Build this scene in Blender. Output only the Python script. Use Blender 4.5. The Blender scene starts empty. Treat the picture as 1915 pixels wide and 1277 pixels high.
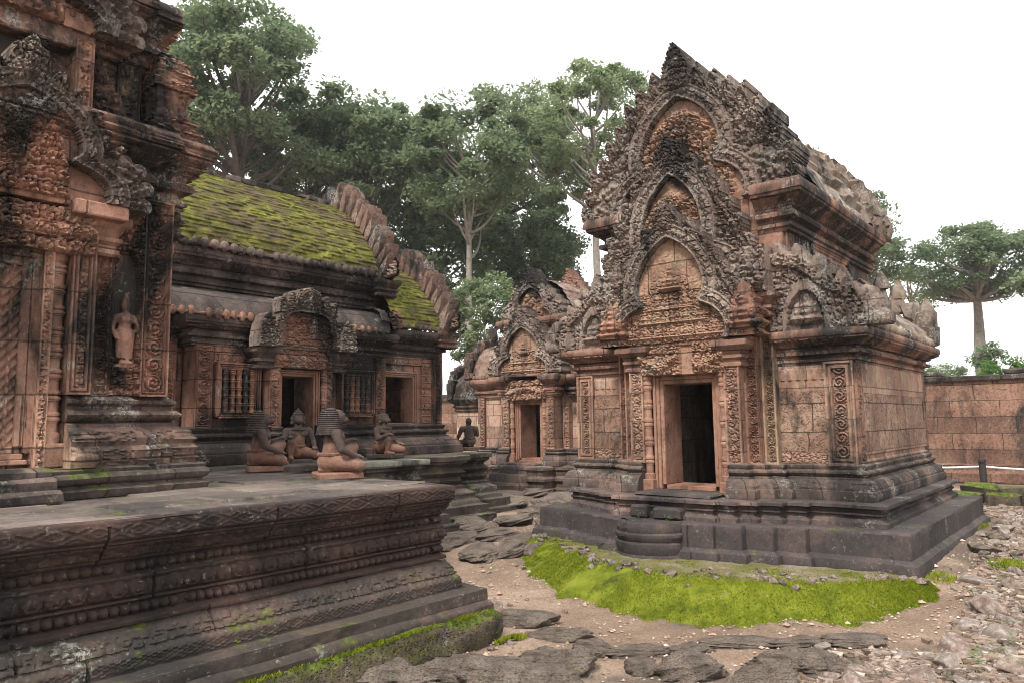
import bpy, bmesh, math, random
import numpy as np
from mathutils import Matrix, Vector
R_ = math.radians
SC = bpy.context.scene
SC.render.engine = 'CYCLES'
COL = SC.collection
rnd = random.Random(7)
nr = np.random.RandomState(11)
pi = math.pi

# ---------------------------------------------------------------- camera, sky, sun
F_PX, CX, CY = 1380.0, 957.5, 638.5
def _pd(p): return np.array([p[0] - CX, -(p[1] - CY), -F_PX])
_X = _pd((2120, 774.)); _X /= np.linalg.norm(_X)
_Y = _pd((-700, 811.)); _Y -= _X * (_X @ _Y); _Y /= np.linalg.norm(_Y)
ROT = np.stack([_X, _Y, np.cross(_X, _Y)])          # camera axes -> world axes, from the two vanishing points
CAM = np.array([0, 0, 1.6])
cd = bpy.data.cameras.new('camera'); cam = bpy.data.objects.new('camera', cd); COL.objects.link(cam)
cd.sensor_width = 36; cd.lens = F_PX / 1915 * 36; cd.clip_start = .05; cd.clip_end = 3000
M4 = Matrix.Identity(4)
for i in range(3):
    for j in range(3): M4[i][j] = ROT[i][j]
    M4[i][3] = CAM[i]
cam.matrix_world = M4
SC.camera = cam

SUN_EL, SUN_DIR = 52, np.array([-.90, -.14])        # horizontal direction towards the sun
w = bpy.data.worlds.new("World"); SC.world = w; w.use_nodes = True
nt = w.node_tree; nt.nodes.clear()
out = nt.nodes.new('ShaderNodeOutputWorld'); bg = nt.nodes.new('ShaderNodeBackground')
sky = nt.nodes.new('ShaderNodeTexSky'); sky.sky_type = 'NISHITA'; sky.sun_disc = False
sky.sun_elevation = R_(SUN_EL); sky.sun_rotation = math.atan2(SUN_DIR[0], SUN_DIR[1]) % (2 * pi)
tc = nt.nodes.new('ShaderNodeTexCoord'); no = nt.nodes.new('ShaderNodeTexNoise')
no.inputs['Scale'].default_value = 2.2; no.inputs['Detail'].default_value = 6
rp = nt.nodes.new('ShaderNodeValToRGB'); rp.color_ramp.elements[0].position = .30; rp.color_ramp.elements[1].position = .62
rp.color_ramp.elements[0].color = (.82, .82, .82, 1); rp.color_ramp.elements[1].color = (1, 1, 1, 1)
mx = nt.nodes.new('ShaderNodeMixRGB'); mx.inputs[2].default_value = (9.8, 9.75, 9.6, 1)   # bright thin cloud over the blue
L = nt.links.new
L(tc.outputs['Generated'], no.inputs['Vector']); L(no.outputs['Fac'], rp.inputs[0]); L(rp.outputs[0], mx.inputs[0])
L(sky.outputs[0], mx.inputs[1]); L(mx.outputs[0], bg.inputs[0]); bg.inputs[1].default_value = .105
L(bg.outputs[0], out.inputs[0])
sl = bpy.data.lights.new('sun', 'SUN'); so = bpy.data.objects.new('sun', sl); COL.objects.link(so)
sl.energy = 2.6; sl.angle = R_(12); sl.color = (1, .95, .87)
sd = Vector((SUN_DIR[0], SUN_DIR[1], 0)).normalized() * math.cos(R_(SUN_EL)) + Vector((0, 0, math.sin(R_(SUN_EL))))
so.rotation_euler = sd.to_track_quat('Z', 'Y').to_euler()
SC.view_settings.view_transform = 'Standard'; SC.view_settings.look = 'None'
SC.view_settings.exposure = 1.0; SC.view_settings.gamma = 1
SC.cycles.filter_width = 1.0

def ray(px, py):
    r = ROT @ _pd((px, py)); return r / np.linalg.norm(r)
def at(px, py, **k):
    r = ray(px, py)
    for a, i in (('x', 0), ('y', 1), ('z', 2)):
        if a in k: return CAM + (k[a] - CAM[i]) / r[i] * r
def at_dist(px, py, d):                                # point at horizontal distance d
    r = ray(px, py); return CAM + r * d / math.hypot(r[0], r[1])

# ---------------------------------------------------------------- noise in numpy
def hsh(i, j, s=0):
    n = (i.astype(np.int64) * 374761393 + j.astype(np.int64) * 668265263 + (s * 974634777 + 12345)) & 0xffffffff
    n = ((n ^ (n >> 13)) * 1274126177) & 0xffffffff
    return ((n ^ (n >> 16)) & 0xffff) / 65535.
def vn(x, y, s=0):
    i = np.floor(x); j = np.floor(y); f = x - i; g = y - j
    f = f * f * (3 - 2 * f); g = g * g * (3 - 2 * g)
    return (hsh(i, j, s) * (1 - f) + hsh(i + 1, j, s) * f) * (1 - g) + (hsh(i, j + 1, s) * (1 - f) + hsh(i + 1, j + 1, s) * f) * g
def fbm(x, y, s=0, o=4):
    r = 0; a = .5
    for k in range(o): r = r + a * vn(x, y, s + k * 7); x = x * 2.03; y = y * 2.03; a *= .5
    return r
def sst(a, b, x):
    t = np.clip((x - a) / (b - a), 0, 1); return t * t * (3 - 2 * t)

# ---------------------------------------------------------------- carved patterns: height 0..1 as a function of metres on the panel
def foliage(u, v, c, seed=0):
    x = u / c; y = v / c; i0 = np.floor(x); j0 = np.floor(y)
    F1 = np.full(x.shape, 9.); F2 = F1.copy(); A = np.zeros(x.shape); Hd = np.zeros(x.shape)
    for di in (-1, 0, 1):
        for dj in (-1, 0, 1):
            ci = i0 + di; cj = j0 + dj
            px = ci + .5 + .75 * (hsh(ci, cj, seed) - .5); py = cj + .5 + .75 * (hsh(ci, cj, seed + 1) - .5)
            d = np.hypot(x - px, y - py); n = d < F1
            F2 = np.where(n, F1, np.minimum(F2, d)); F1 = np.where(n, d, F1)
            A = np.where(n, np.arctan2(y - py, x - px), A); Hd = np.where(n, hsh(ci, cj, seed + 2), Hd)
    hand = np.where(Hd > .5, 1, -1)
    sp = .5 + .5 * np.cos(2 * pi * (F1 * 2.5 - hand * A / (2 * pi) + Hd))
    h = sst(.02, .22, F2 - F1) * (.35 + .65 * sp) * (1.1 - .45 * F1)
    return .35 * h + .65 * sst(.22, .52, h)
def fol2(u, v, c, seed=0):
    return .62 * foliage(u + .25 * c * (fbm(u / c, v / c, seed) - .5), v + .25 * c * (fbm(u / c, v / c, seed + 9) - .5), c, seed) + .45 * foliage(u, v, c * .36, seed + 5)
def scroll(u, v, wd, seed=0):
    k = np.floor(v / wd); cy = (k + .5) * wd; dx = u - wd / 2; dy = v - cy; r = np.hypot(dx, dy) / wd
    a = np.arctan2(dy, dx); hand = np.where(k % 2 == 0, 1, -1)
    sp = .5 + .5 * np.cos(2 * pi * (r * 4.2 - hand * a / (2 * pi) + .25))
    env = 1 - sst(.40, .5, r)
    lob = .75 + .25 * np.cos(a * 9)
    return np.where(r < .5, sst(.12, .5, env * (sp * lob)) * .9 + .3 * (r < .07), .55 * foliage(u, v, wd * .22, seed + 3))
def rosettes(u, v, c, seed=0):
    x = (u / c) % 1 - .5; y = (v / c) % 1 - .5; r = np.hypot(x, y); a = np.arctan2(y, x)
    fr = (np.maximum(abs(x), abs(y)) > .43) * 1.
    return np.maximum(fr * .8, (1 - sst(.3, .38, r)) * (.4 + .6 * (.5 + .5 * np.cos(4 * a)) * (.5 + .5 * np.cos(r * 24))))
def lozenge(u, v, c, h):
    x = abs((u / c) % 1 - .5) * 2; y = abs(v / h - .5) * 2; d = x + y
    return .5 + .5 * np.cos(d * 3 * pi)
def person_bump(u, v, cx, cz, s):
    """a small seated relief figure, s = height"""
    def el(x, z, rx, rz): return np.sqrt(np.clip(1 - ((u - cx - x * s) / (rx * s)) ** 2 - ((v - cz - z * s) / (rz * s)) ** 2, 0, 1))
    h = np.maximum.reduce([el(0, .80, .12, .15), el(0, .97, .06, .10) * .8, el(0, .5, .17, .24), el(0, .2, .40, .13), el(-.25, .45, .08, .22) * .8,
                           el(.25, .45, .08, .22) * .8, el(-.3, .2, .16, .12), el(.3, .2, .16, .12)])
    return h * (.85 + .15 * np.cos(v * 160 / max(s, .1) * .25))
def framed(f, w_, h_, b, amp, base=.0):
    def g(u, v):
        e = np.minimum(np.minimum(u, w_ - u), np.minimum(v, h_ - v))
        edge = np.where(e < b, .9 - .5 * ((e > b * .4) & (e < b * .6)), 0)
        return np.where(e < b, edge * amp, f(u - b, v - b) * amp * sst(b, b * 1.3, e)) + base
    return g

# ---------------------------------------------------------------- mesh building
XF = [None]
class MB:
    def __init__(s): s.V = []; s.F = []; s.n = 0
    def add(s, v, *faces):
        v = np.asarray(v, float).reshape(-1, 3)
        for f in faces:
            f = np.asarray(f, np.int64)
            if f.size: s.F.append(f.reshape(len(f), -1) + s.n)
        s.V.append(v); s.n += len(v)
    def build(s, name, mat, parent=None, origin=None, angle=38, attr=None):
        V = np.concatenate(s.V) if s.V else np.zeros((0, 3))
        if origin is not None: V = V - np.asarray(origin)
        if XF[0] is not None: V = V @ XF[0][0].T + XF[0][1]
        me = bpy.data.meshes.new(name)
        tot = np.concatenate([np.full(len(f), f.shape[1]) for f in s.F]); lv = np.concatenate([f.ravel() for f in s.F])
        me.vertices.add(len(V)); me.vertices.foreach_set('co', V.ravel().astype(np.float32))
        me.loops.add(len(lv)); me.loops.foreach_set('vertex_index', lv.astype(np.int32))
        me.polygons.add(len(tot)); st = np.concatenate([[0], np.cumsum(tot)[:-1]])
        me.polygons.foreach_set('loop_start', st.astype(np.int32))
        me.update(calc_edges=True)
        if angle:
            me.polygons.foreach_set('use_smooth', np.ones(len(tot), bool)); me.set_sharp_from_angle(angle=R_(angle))
        else: me.polygons.foreach_set('use_smooth', np.zeros(len(tot), bool))
        me.materials.append(mat)
        o = bpy.data.objects.new(name, me); COL.objects.link(o)
        if parent: o.parent = parent
        return o
def gq(nu, nv, cu=False):
    """quads of a grid with nu x nv vertices (index i*nv+j); cu closes u"""
    i = np.arange(nu if cu else nu - 1); j = np.arange(nv - 1)
    I, J = np.meshgrid(i, j, indexing='ij'); I2 = (I + 1) % nu
    return np.stack([I * nv + J, I2 * nv + J, I2 * nv + J + 1, I * nv + J + 1], -1).reshape(-1, 4)
def empty(name, loc, rz=0):
    o = bpy.data.objects.new(name, None); COL.objects.link(o); o.location = loc; o.rotation_euler = (0, 0, rz); o.empty_display_size = .3
    return o
def tag(o, label=None, cat=None, group=None, kind=None):
    for k, v in (('label', label), ('category', cat), ('group', group), ('kind', kind)):
        if v: o[k] = v
    return o
def bx(mb, x0, x1, y0, y1, z0, z1, b=.012, jit=0):
    """box with chamfered edges"""
    b = min(b, (x1 - x0) * .3, (y1 - y0) * .3, (z1 - z0) * .3)
    lo = np.array([x0, y0, z0]); hi = np.array([x1, y1, z1]); V = []
    idx = {}
    for c in range(8):
        s = [(c >> k) & 1 for k in range(3)]
        for a in range(3):
            p = [(hi[k] if s[k] else lo[k]) if k == a else (hi[k] - b if s[k] else lo[k] + b) for k in range(3)]
            idx[(c, a)] = len(V); V.append(p)
    V = np.array(V)
    if jit: V += nr.uniform(-jit, jit, V.shape)
    Q = []; T = []
    for a in range(3):
        o1, o2 = [k for k in range(3) if k != a]
        for s in (0, 1):
            cs = [(s << a) | (p << o1) | (q << o2) for p, q in ((0, 0), (1, 0), (1, 1), (0, 1))]
            Q.append([idx[(c, a)] for c in cs])
        for p in (0, 1):
            for q in (0, 1):
                c0 = (p << o1) | (q << o2); c1 = c0 | (1 << a)
                Q.append([idx[(c0, o1)], idx[(c1, o1)], idx[(c1, o2)], idx[(c0, o2)]])
    for c in range(8): T.append([idx[(c, k)] for k in range(3)])
    mb.add(V, Q, T)
def panel(mb, O, U, V, w_, h_, fn, res=.02, depth=.03):
    """relief panel: N = U x V is its outward side"""
    O = np.array(O, float); U = np.array(U, float); V = np.array(V, float); N = np.cross(U, V)
    nu = max(2, int(w_ / res) + 2); nv = max(2, int(h_ / res) + 2)
    u, v = np.meshgrid(np.linspace(0, w_, nu), np.linspace(0, h_, nv), indexing='ij')
    H = fn(u, v) if fn else u * 0
    P = O + u[..., None] * U + v[..., None] * V + H[..., None] * N
    B = np.concatenate([np.arange(nu) * nv, (nu - 1) * nv + np.arange(1, nv), np.arange(nu - 2, -1, -1) * nv + nv - 1, np.arange(nv - 2, 0, -1)])
    uu = u.ravel()[B]; vv = v.ravel()[B]
    S = O + uu[:, None] * U + vv[:, None] * V - depth * N
    n = nu * nv; k = len(B); r = np.arange(k); r2 = (r + 1) % k
    sk = np.stack([B[r], n + r, n + r2, B[r2]], -1)
    mb.add(np.concatenate([P.reshape(-1, 3), S]), gq(nu, nv), sk)
def pil(mb, x0, x1, y0, y1, z0, z1, kind='scroll', amp=.03, res=.018, b=.03, seed=0, side=None):
    """pilaster facing -y with carved front; y0 front, y1 back"""
    w_ = x1 - x0; h_ = z1 - z0
    f = {'scroll': lambda u, v: scroll(u, v, max(w_ - 2 * b, .05), seed), 'fol': lambda u, v: fol2(u, v, .11, seed),
         'big': lambda u, v: foliage(u, v, .09, seed), 'ros': lambda u, v: rosettes(u, v, .16), 'plain': lambda u, v: .2 * fbm(u * 9, v * 9, seed),
         'chev': lambda u, v: .5 + .5 * np.cos((v * 14 - abs(u - w_ / 2 + b) * 18) * 2 * pi * .5) * (.6 + .4 * foliage(u, v, .05))}[kind]
    panel(mb, (x0, y0, z0), (1, 0, 0), (0, 0, 1), w_, h_, framed(f, w_, h_, b, amp), res, depth=.01)
    # the two sides and the hidden back edge
    v = [(x0, y0, z0), (x0, y1, z0), (x0, y1, z1), (x0, y0, z1), (x1, y0, z0), (x1, y1, z0), (x1, y1, z1), (x1, y0, z1)]
    mb.add(v, [[0, 1, 2, 3], [4, 5, 6, 7], [3, 2, 6, 7], [0, 1, 5, 4]])
def dens(prof, dz):
    """resample a profile keeping its corners"""
    o = [prof[0]]
    for a, b in zip(prof[:-1], prof[1:]):
        n = max(1, int(math.hypot(b[0] - a[0], b[1] - a[1]) / dz)) if dz else 1
        for k in range(1, n + 1): o.append((a[0] + (b[0] - a[0]) * k / n, a[1] + (b[1] - a[1]) * k / n))
    return np.array(o)
def mould(mb, poly, prof, seg=.25, dz=None, disp=None, cap=True, jit=.004, closed=True, vis=None, seed=0):
    """sweep a profile (offset outwards, z) round a counter-clockwise plan; disp(s, z, o) adds carved relief"""
    P = np.array(poly, float); n = len(P); prof = dens(prof, dz)
    E = np.roll(P, -1, 0) - P; Ln = np.hypot(E[:, 0], E[:, 1]); E = E / Ln[:, None]; N = np.stack([E[:, 1], -E[:, 0]], -1)
    pts = []; nor = []; S = []; s0 = 0
    m_ = n if closed else n - 1
    for i in range(m_):
        k = max(1, int(round(Ln[i] / (seg if (vis is None or vis(N[i])) else max(seg, .5)))))
        n0 = N[i - 1] if (closed or i > 0) else N[i]; mt = (n0 + N[i]) / (1 + n0 @ N[i])
        for q in range(k):
            pts.append(P[i] + E[i] * Ln[i] * q / k); nor.append(mt if q == 0 else N[i]); S.append(s0 + Ln[i] * q / k)
        s0 += Ln[i]
    if not closed: pts.append(P[n - 1]); nor.append(N[n - 2]); S.append(s0)
    pts = np.array(pts); nor = np.array(nor); S = np.array(S); nu = len(pts); nv = len(prof)
    o = np.repeat(prof[None, :, 0], nu, 0); z = np.repeat(prof[None, :, 1], nu, 0); ss = np.repeat(S[:, None], nv, 1)
    if disp: o = o + disp(ss, z, o)
    if jit:
        o = o + jit * 2 * (fbm(ss * 3.1 + seed * 3.3, z * 5 + seed, seed) - .5) * 2 + jit * 1.5 * (hsh(np.floor(ss / .55), np.floor(z / .3), seed) - .5)
        z = z + jit * (vn(ss * 2.3, z * 3, seed + 5) - .5) * 1.6
    V = np.concatenate([pts[:, None, :] + nor[:, None, :] * o[..., None], z[..., None]], -1).reshape(-1, 3)
    fs = [gq(nu, nv, closed)]
    if cap and closed: fs.append(np.array([[i * nv + nv - 1 for i in range(nu)]]))
    mb.add(V, *fs)
def bands(*bs):
    """relief bands for mould(): (z0, z1, kind, amplitude, period)"""
    def f(s, z, o):
        r = np.zeros(s.shape)
        for z0, z1, kind, amp, per in bs:
            t = (z - z0) / (z1 - z0); m = (t >= 0) & (t <= 1); y = (t - .5) * 2; x = ((s / per) % 1 - .5) * 2
            if kind == 'bead': h = np.sqrt(np.clip(1 - x * x - y * y, 0, 1))
            elif kind == 'lotus':
                q = np.hypot(x * .95, y * .9); h = np.where(q < 1, .35 + .3 * (np.cos(q * 9) > 0) + .65 * np.sqrt(np.clip(1 - (q / .55) ** 2, 0, 1)), .1)
            elif kind == 'petal': h = np.clip(1 - abs(x) ** 2 * 1.0 - np.clip(t, 0, 1) * .3, 0, 1) * (abs(x) < .92)
            elif kind == 'loz': h = .5 + .5 * np.cos((abs(x) + abs(y)) * 3 * pi)
            elif kind == 'fol': h = foliage(s, z, per, 4)
            elif kind == 'scroll': h = scroll(z - z0, s, z1 - z0, 4)
            elif kind == 'tooth': h = (abs(x) < .55) * 1.
            else: h = 0
            r = np.where(m, r + amp * h, r)
        return r
    return f
def lathe(mb, cx, cy, prof, n=14, sq=False):
    """turned shape: profile (radius, z)"""
    pr = np.array(prof, float); a = np.arange(n) * 2 * pi / n
    V = np.stack([cx + pr[None, :, 0] * np.cos(a)[:, None], cy + pr[None, :, 0] * np.sin(a)[:, None], np.repeat(pr[None, :, 1], n, 0)], -1)
    mb.add(V.reshape(-1, 3), gq(n, len(pr), True), np.array([[i * len(pr) + len(pr) - 1 for i in range(n)]]))
def ring_prof(r, z0, z1, n, k=7):
    """a ringed colonnette profile"""
    p = [(r * 1.15, z0), (r * 1.15, z0 + (z1 - z0) * .05)]
    H = z1 - z0
    for i in range(n):
        a = z0 + H * (.06 + .9 * i / n); b = z0 + H * (.06 + .9 * (i + 1) / n); d = b - a
        for t, q in ((0, .84), (.42, .84), (.43, .95), (.5, .95), (.51, 1.08), (.6, 1.12), (.66, 1.0), (.70, .9), (.74, 1.05), (.82, 1.1), (.9, .98), (.95, .86)):
            p.append((r * q, a + d * t))
    return p + [(r * 1.15, z1 - H * .03), (r * 1.15, z1)]
def ball(mb, c, r, n=8, m=5, squash=(1, 1, 1)):
    t = np.linspace(0, pi, m + 1); a = np.arange(n) * 2 * pi / n
    V = np.stack([np.sin(t)[None] * np.cos(a)[:, None], np.sin(t)[None] * np.sin(a)[:, None], np.repeat(np.cos(t)[None], n, 0)], -1) * r * np.array(squash) + np.array(c)
    mb.add(V.reshape(-1, 3), gq(n, m + 1, True))
def mrelief(mb, O, U, V, u, v, H, mask, thick):
    """relief with a free outline: grid u,v (metres), heights H, boolean mask per vertex; solid with a flat back"""
    O = np.array(O, float); U = np.array(U, float); V = np.array(V, float); N = np.cross(U, V)
    nu, nv = u.shape
    c = mask[:-1, :-1] & mask[1:, :-1] & mask[1:, 1:] & mask[:-1, 1:]
    Pf = (O + u[..., None] * U + v[..., None] * V + H[..., None] * N).reshape(-1, 3)
    Pb = (O + u[..., None] * U + v[..., None] * V - thick * N).reshape(-1, 3)
    I, J = np.nonzero(c); q = np.stack([I * nv + J, (I + 1) * nv + J, (I + 1) * nv + J + 1, I * nv + J + 1], -1)
    pc = np.pad(c, 1); sides = []; n = nu * nv
    for di, dj, a, b in ((-1, 0, 3, 0), (1, 0, 1, 2), (0, -1, 0, 1), (0, 1, 2, 3)):
        k = ~pc[I + 1 + di, J + 1 + dj]
        e0 = q[k, a]; e1 = q[k, b]; sides.append(np.stack([e0, e0 + n, e1 + n, e1], -1))
    F = np.concatenate([q, q[:, ::-1] + n] + sides)
    used = np.zeros(2 * n, bool); used[F.ravel()] = True; mp = np.cumsum(used) - 1
    mb.add(np.concatenate([Pf, Pb])[used], mp[F])
def catmull(P, k=8):
    P = np.array(P, float); Q = np.concatenate([[2 * P[0] - P[1]], P, [2 * P[-1] - P[-2]]]); o = []
    for i in range(1, len(Q) - 2):
        for t in np.linspace(0, 1, k, endpoint=False):
            a, b, c, d = Q[i - 1:i + 3]
            o.append(.5 * ((2 * b) + (-a + c) * t + (2 * a - 5 * b + 4 * c - d) * t * t + (-a + 3 * b - 3 * c + d) * t ** 3))
    o.append(P[-1]); return np.array(o)
def seg_dist(u, v, A, B):
    d = B - A; L2 = (d ** 2).sum(); t = np.clip(((u - A[0]) * d[0] + (v - A[1]) * d[1]) / L2, 0, 1)
    return np.hypot(u - A[0] - t * d[0], v - A[1] - t * d[1]), t

ARCH = [(1.0, 0), (1.07, .08), (1.02, .19), (.84, .29), (.62, .345), (.57, .39), (.66, .46), (.68, .56), (.61, .69), (.46, .82), (.24, .93), (.08, .98), (0, 1.0)]
ARCH3 = [(1.0, 0), (1.08, .07), (1.05, .17), (.88, .27), (.62, .33), (.47, .36), (.42, .40), (.50, .47), (.53, .57), (.49, .70), (.37, .83), (.19, .93), (.06, .98), (0, 1.0)]
ARCH2 = [(1.0, 0), (1.04, .12), (1.0, .26), (.90, .42), (.76, .58), (.58, .73), (.38, .86), (.18, .95), (0, 1.0)]
def pediment(c, yf, z0, a, H, t, leafL, tip, mat, tmat, parent, tymp, thick=.2, res=.02, n=9, naga=.45, arch=ARCH, wa=.22, origin=None, seed=0, name='pediment', sides=(1, -1), U=(1, 0, 0), kshear=.45, nleaf=5, ow=1.06):
    """carved gable: lobed arch band (half width a, height H, band t), flame leaves, many headed naga ends, carved tympanum. c = centre x"""
    pl = catmull([(x * a, z * H) for x, z in arch], 5)
    W = a + t + max(leafL, naga) + .12; Z = tip + .02
    nu = int(2 * W / res) | 1; nv = int(Z / res)
    u, v = np.meshgrid(np.linspace(-W, W, nu), np.linspace(0, Z, nv), indexing='ij'); x = abs(u)
    sl_ = np.concatenate([[0], np.cumsum(np.hypot(*np.diff(pl, axis=0).T))]); S = sl_[-1]
    D = np.full(u.shape, 9.); SS = np.zeros(u.shape)
    for k in range(len(pl) - 1):
        d, tt = seg_dist(x, v, pl[k], pl[k + 1]); m = d < D
        D = np.where(m, d, D); SS = np.where(m, sl_[k] + tt * (sl_[k + 1] - sl_[k]), SS)
    zz = np.maximum.accumulate(pl[:, 1] + np.arange(len(pl)) * 1e-6)
    inside = (x < np.interp(v, zz, pl[:, 0])) & (v < H)
    d = np.where(inside, -D, D)
    band = (d >= -.002) & (d <= t)
    y = d / t
    bh = .09 + .04 * np.maximum(np.exp(-((y - .08) / .07) ** 2), np.exp(-((y - .92) / .07) ** 2)) + .07 * np.exp(-((y - .5) / .25) ** 2) * (.2 + .8 * foliage(SS, d, t * .42, seed))
    ed = np.maximum(np.exp(-((y - .24) / .06) ** 2), np.exp(-((y - .76) / .06) ** 2)); bh = bh + .016 * ed * (.5 + .5 * np.cos(SS / .030 * 2 * pi))
    # carved field between the band and a smooth outer curve, flame leaves standing on that curve
    ao = a * ow + t; ol = catmull([(ao, 0), (ao * .99, H * .16), (ao * .90, H * .36), (ao * .74, H * .57), (ao * .55, H * .77), (ao * .30, H * .97), (0, H + t * 1.05)], 5)
    D2 = np.full(u.shape, 9.); S2 = np.zeros(u.shape); so_ = np.concatenate([[0], np.cumsum(np.hypot(*np.diff(ol, axis=0).T))])
    for k in range(len(ol) - 1):
        dq, tt = seg_dist(x, v, ol[k], ol[k + 1]); m = dq < D2
        D2 = np.where(m, dq, D2); S2 = np.where(m, so_[k] + tt * (so_[k + 1] - so_[k]), S2)
    zo = np.maximum.accumulate(ol[:, 1] + np.arange(len(ol)) * 1e-6)
    ino = (x < np.interp(v, zo, ol[:, 0])) & (v < H + t * 1.05); d2 = np.where(ino, -D2, D2)
    field = (d > t) & (d2 <= 0); fh = .02 + .095 * fol2(u, v, leafL * .62, seed + 6)
    p = so_[-1] / n; s2 = S2 - kshear * np.clip(d2, 0, 9); k = np.floor(s2 / p); aa = (s2 / p - k - .5) * 2
    Lk = leafL * (.72 + .4 * np.clip(k / n, 0, 1) + .3 * (hsh(k, k * 0 + np.where(u > 0, 1, 2), seed) - .5)); dd = (d2 + .02) / Lk
    leaf = (d > t) & (dd >= 0) & (dd <= 1) & (abs(aa) <= 1.05 * np.clip(1 - np.clip(dd, 0, 1) ** 1.9, 0, 1) ** .7)
    ins = (1 - abs(aa)); lh = .045 + .085 * np.sqrt(np.clip(ins, 0, 1)) * (.7 + .3 * np.cos(dd * 16 + abs(aa) * 5)) + .06 * foliage(s2, d2, p * .28, seed + 2)
    q = (v - H - t * .6) / (tip - H - t * .6)
    ap = (q >= 0) & (q <= 1) & (x <= wa * np.clip(1 - q ** 1.6, 0, 1) ** .75)
    ah = .03 + .12 * np.sqrt(np.clip(1 - x / wa, 0, 1)) + .05 * foliage(u, v, wa * .35, seed + 4)
    m = band | leaf | ap | field; Hh = np.where(band, bh, np.where(ap, ah, np.where(field, fh, lh))); Hh = np.where(ap & band, np.maximum(ah, bh), Hh)
    if naga:
        for sd_ in sides:
            xx = u * sd_; cx = a + t * .45; cz = .05; hb = np.zeros(u.shape); nm = np.zeros(u.shape, bool)
            for j in range(nleaf):
                an = R_(-2 + j * 96 / (nleaf - 1)); ln = naga * (1.0, 1.12, 1.12, 1.0, .8)[j % 5]
                A = np.array([cx, cz]); B = np.array([cx + math.cos(an) * ln * .9, cz + max(0, math.sin(an)) * ln * 1.25])
                dd_, tt = seg_dist(xx, v, A, B); rr = naga * (.13 + .11 * tt)
                hh = np.sqrt(np.clip(1 - (dd_ / rr) ** 2, 0, 1)) * (.7 + .3 * np.cos(tt * 34)) * (.75 + .25 * np.cos(dd_ / rr * 7)); nm |= dd_ < rr; hb = np.maximum(hb, hh)
            Hh = np.where(nm & ~band, .03 + .13 * hb, Hh); m |= nm
        if len(sides) == 1: pass
    Hh = Hh + .02 * (fbm(u * 9, v * 9, seed) - .5)
    Uv = np.array(U, float); Nn = np.cross(Uv, (0, 0, 1)); O = (c * Uv if U == (1, 0, 0) else np.array(c, float))
    if U == (1, 0, 0): O = np.array([c, yf, z0], float)
    mb = MB(); mrelief(mb, O, Uv, (0, 0, 1), u, v, Hh, m, thick)
    o = mb.build(name, mat, parent, origin, 50)
    tm = (d < .012) & (v < H)
    th = tymp(u / a, v / H, u, v) if tymp else 0 * u
    mb = MB(); mrelief(mb, O, Uv, (0, 0, 1), u, v, th - .02 + .01 * fbm(u * 12, v * 12, seed + 5), tm, thick * .8)
    mb.build('tympanum', tmat, o, origin, 50)
    return o
def tymp_fol(c=.1, amp=.07, top=.75, seed=0, wx=.62):
    def f(x, y, u, v):
        e = 1 - np.sqrt((x / wx) ** 2 + (y / top) ** 2)
        return 1.25 * amp * fol2(u, v, c * 1.9, seed) * sst(-.02, .1, e)
    return f
def tymp_fig(s=.3, rows=3, seed=0):
    def f(x, y, u, v):
        h = .06 * fol2(u, v, .11, seed) * (1 - .75 * sst(.55, .75, y + abs(x) * .3))
        W_ = abs(u).max()
        for r in range(rows):
            n = 7 - 2 * r; zz = .02 + r * .20
            for k in range(n):
                cx = (k - (n - 1) / 2) * .205
                h = np.maximum(h, .085 * person_bump(u, v, cx, zz, .24))
        h = np.maximum(h, .13 * person_bump(u, v, 0, rows * .2 + .06, s * 1.2))
        return h
    return f
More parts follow.
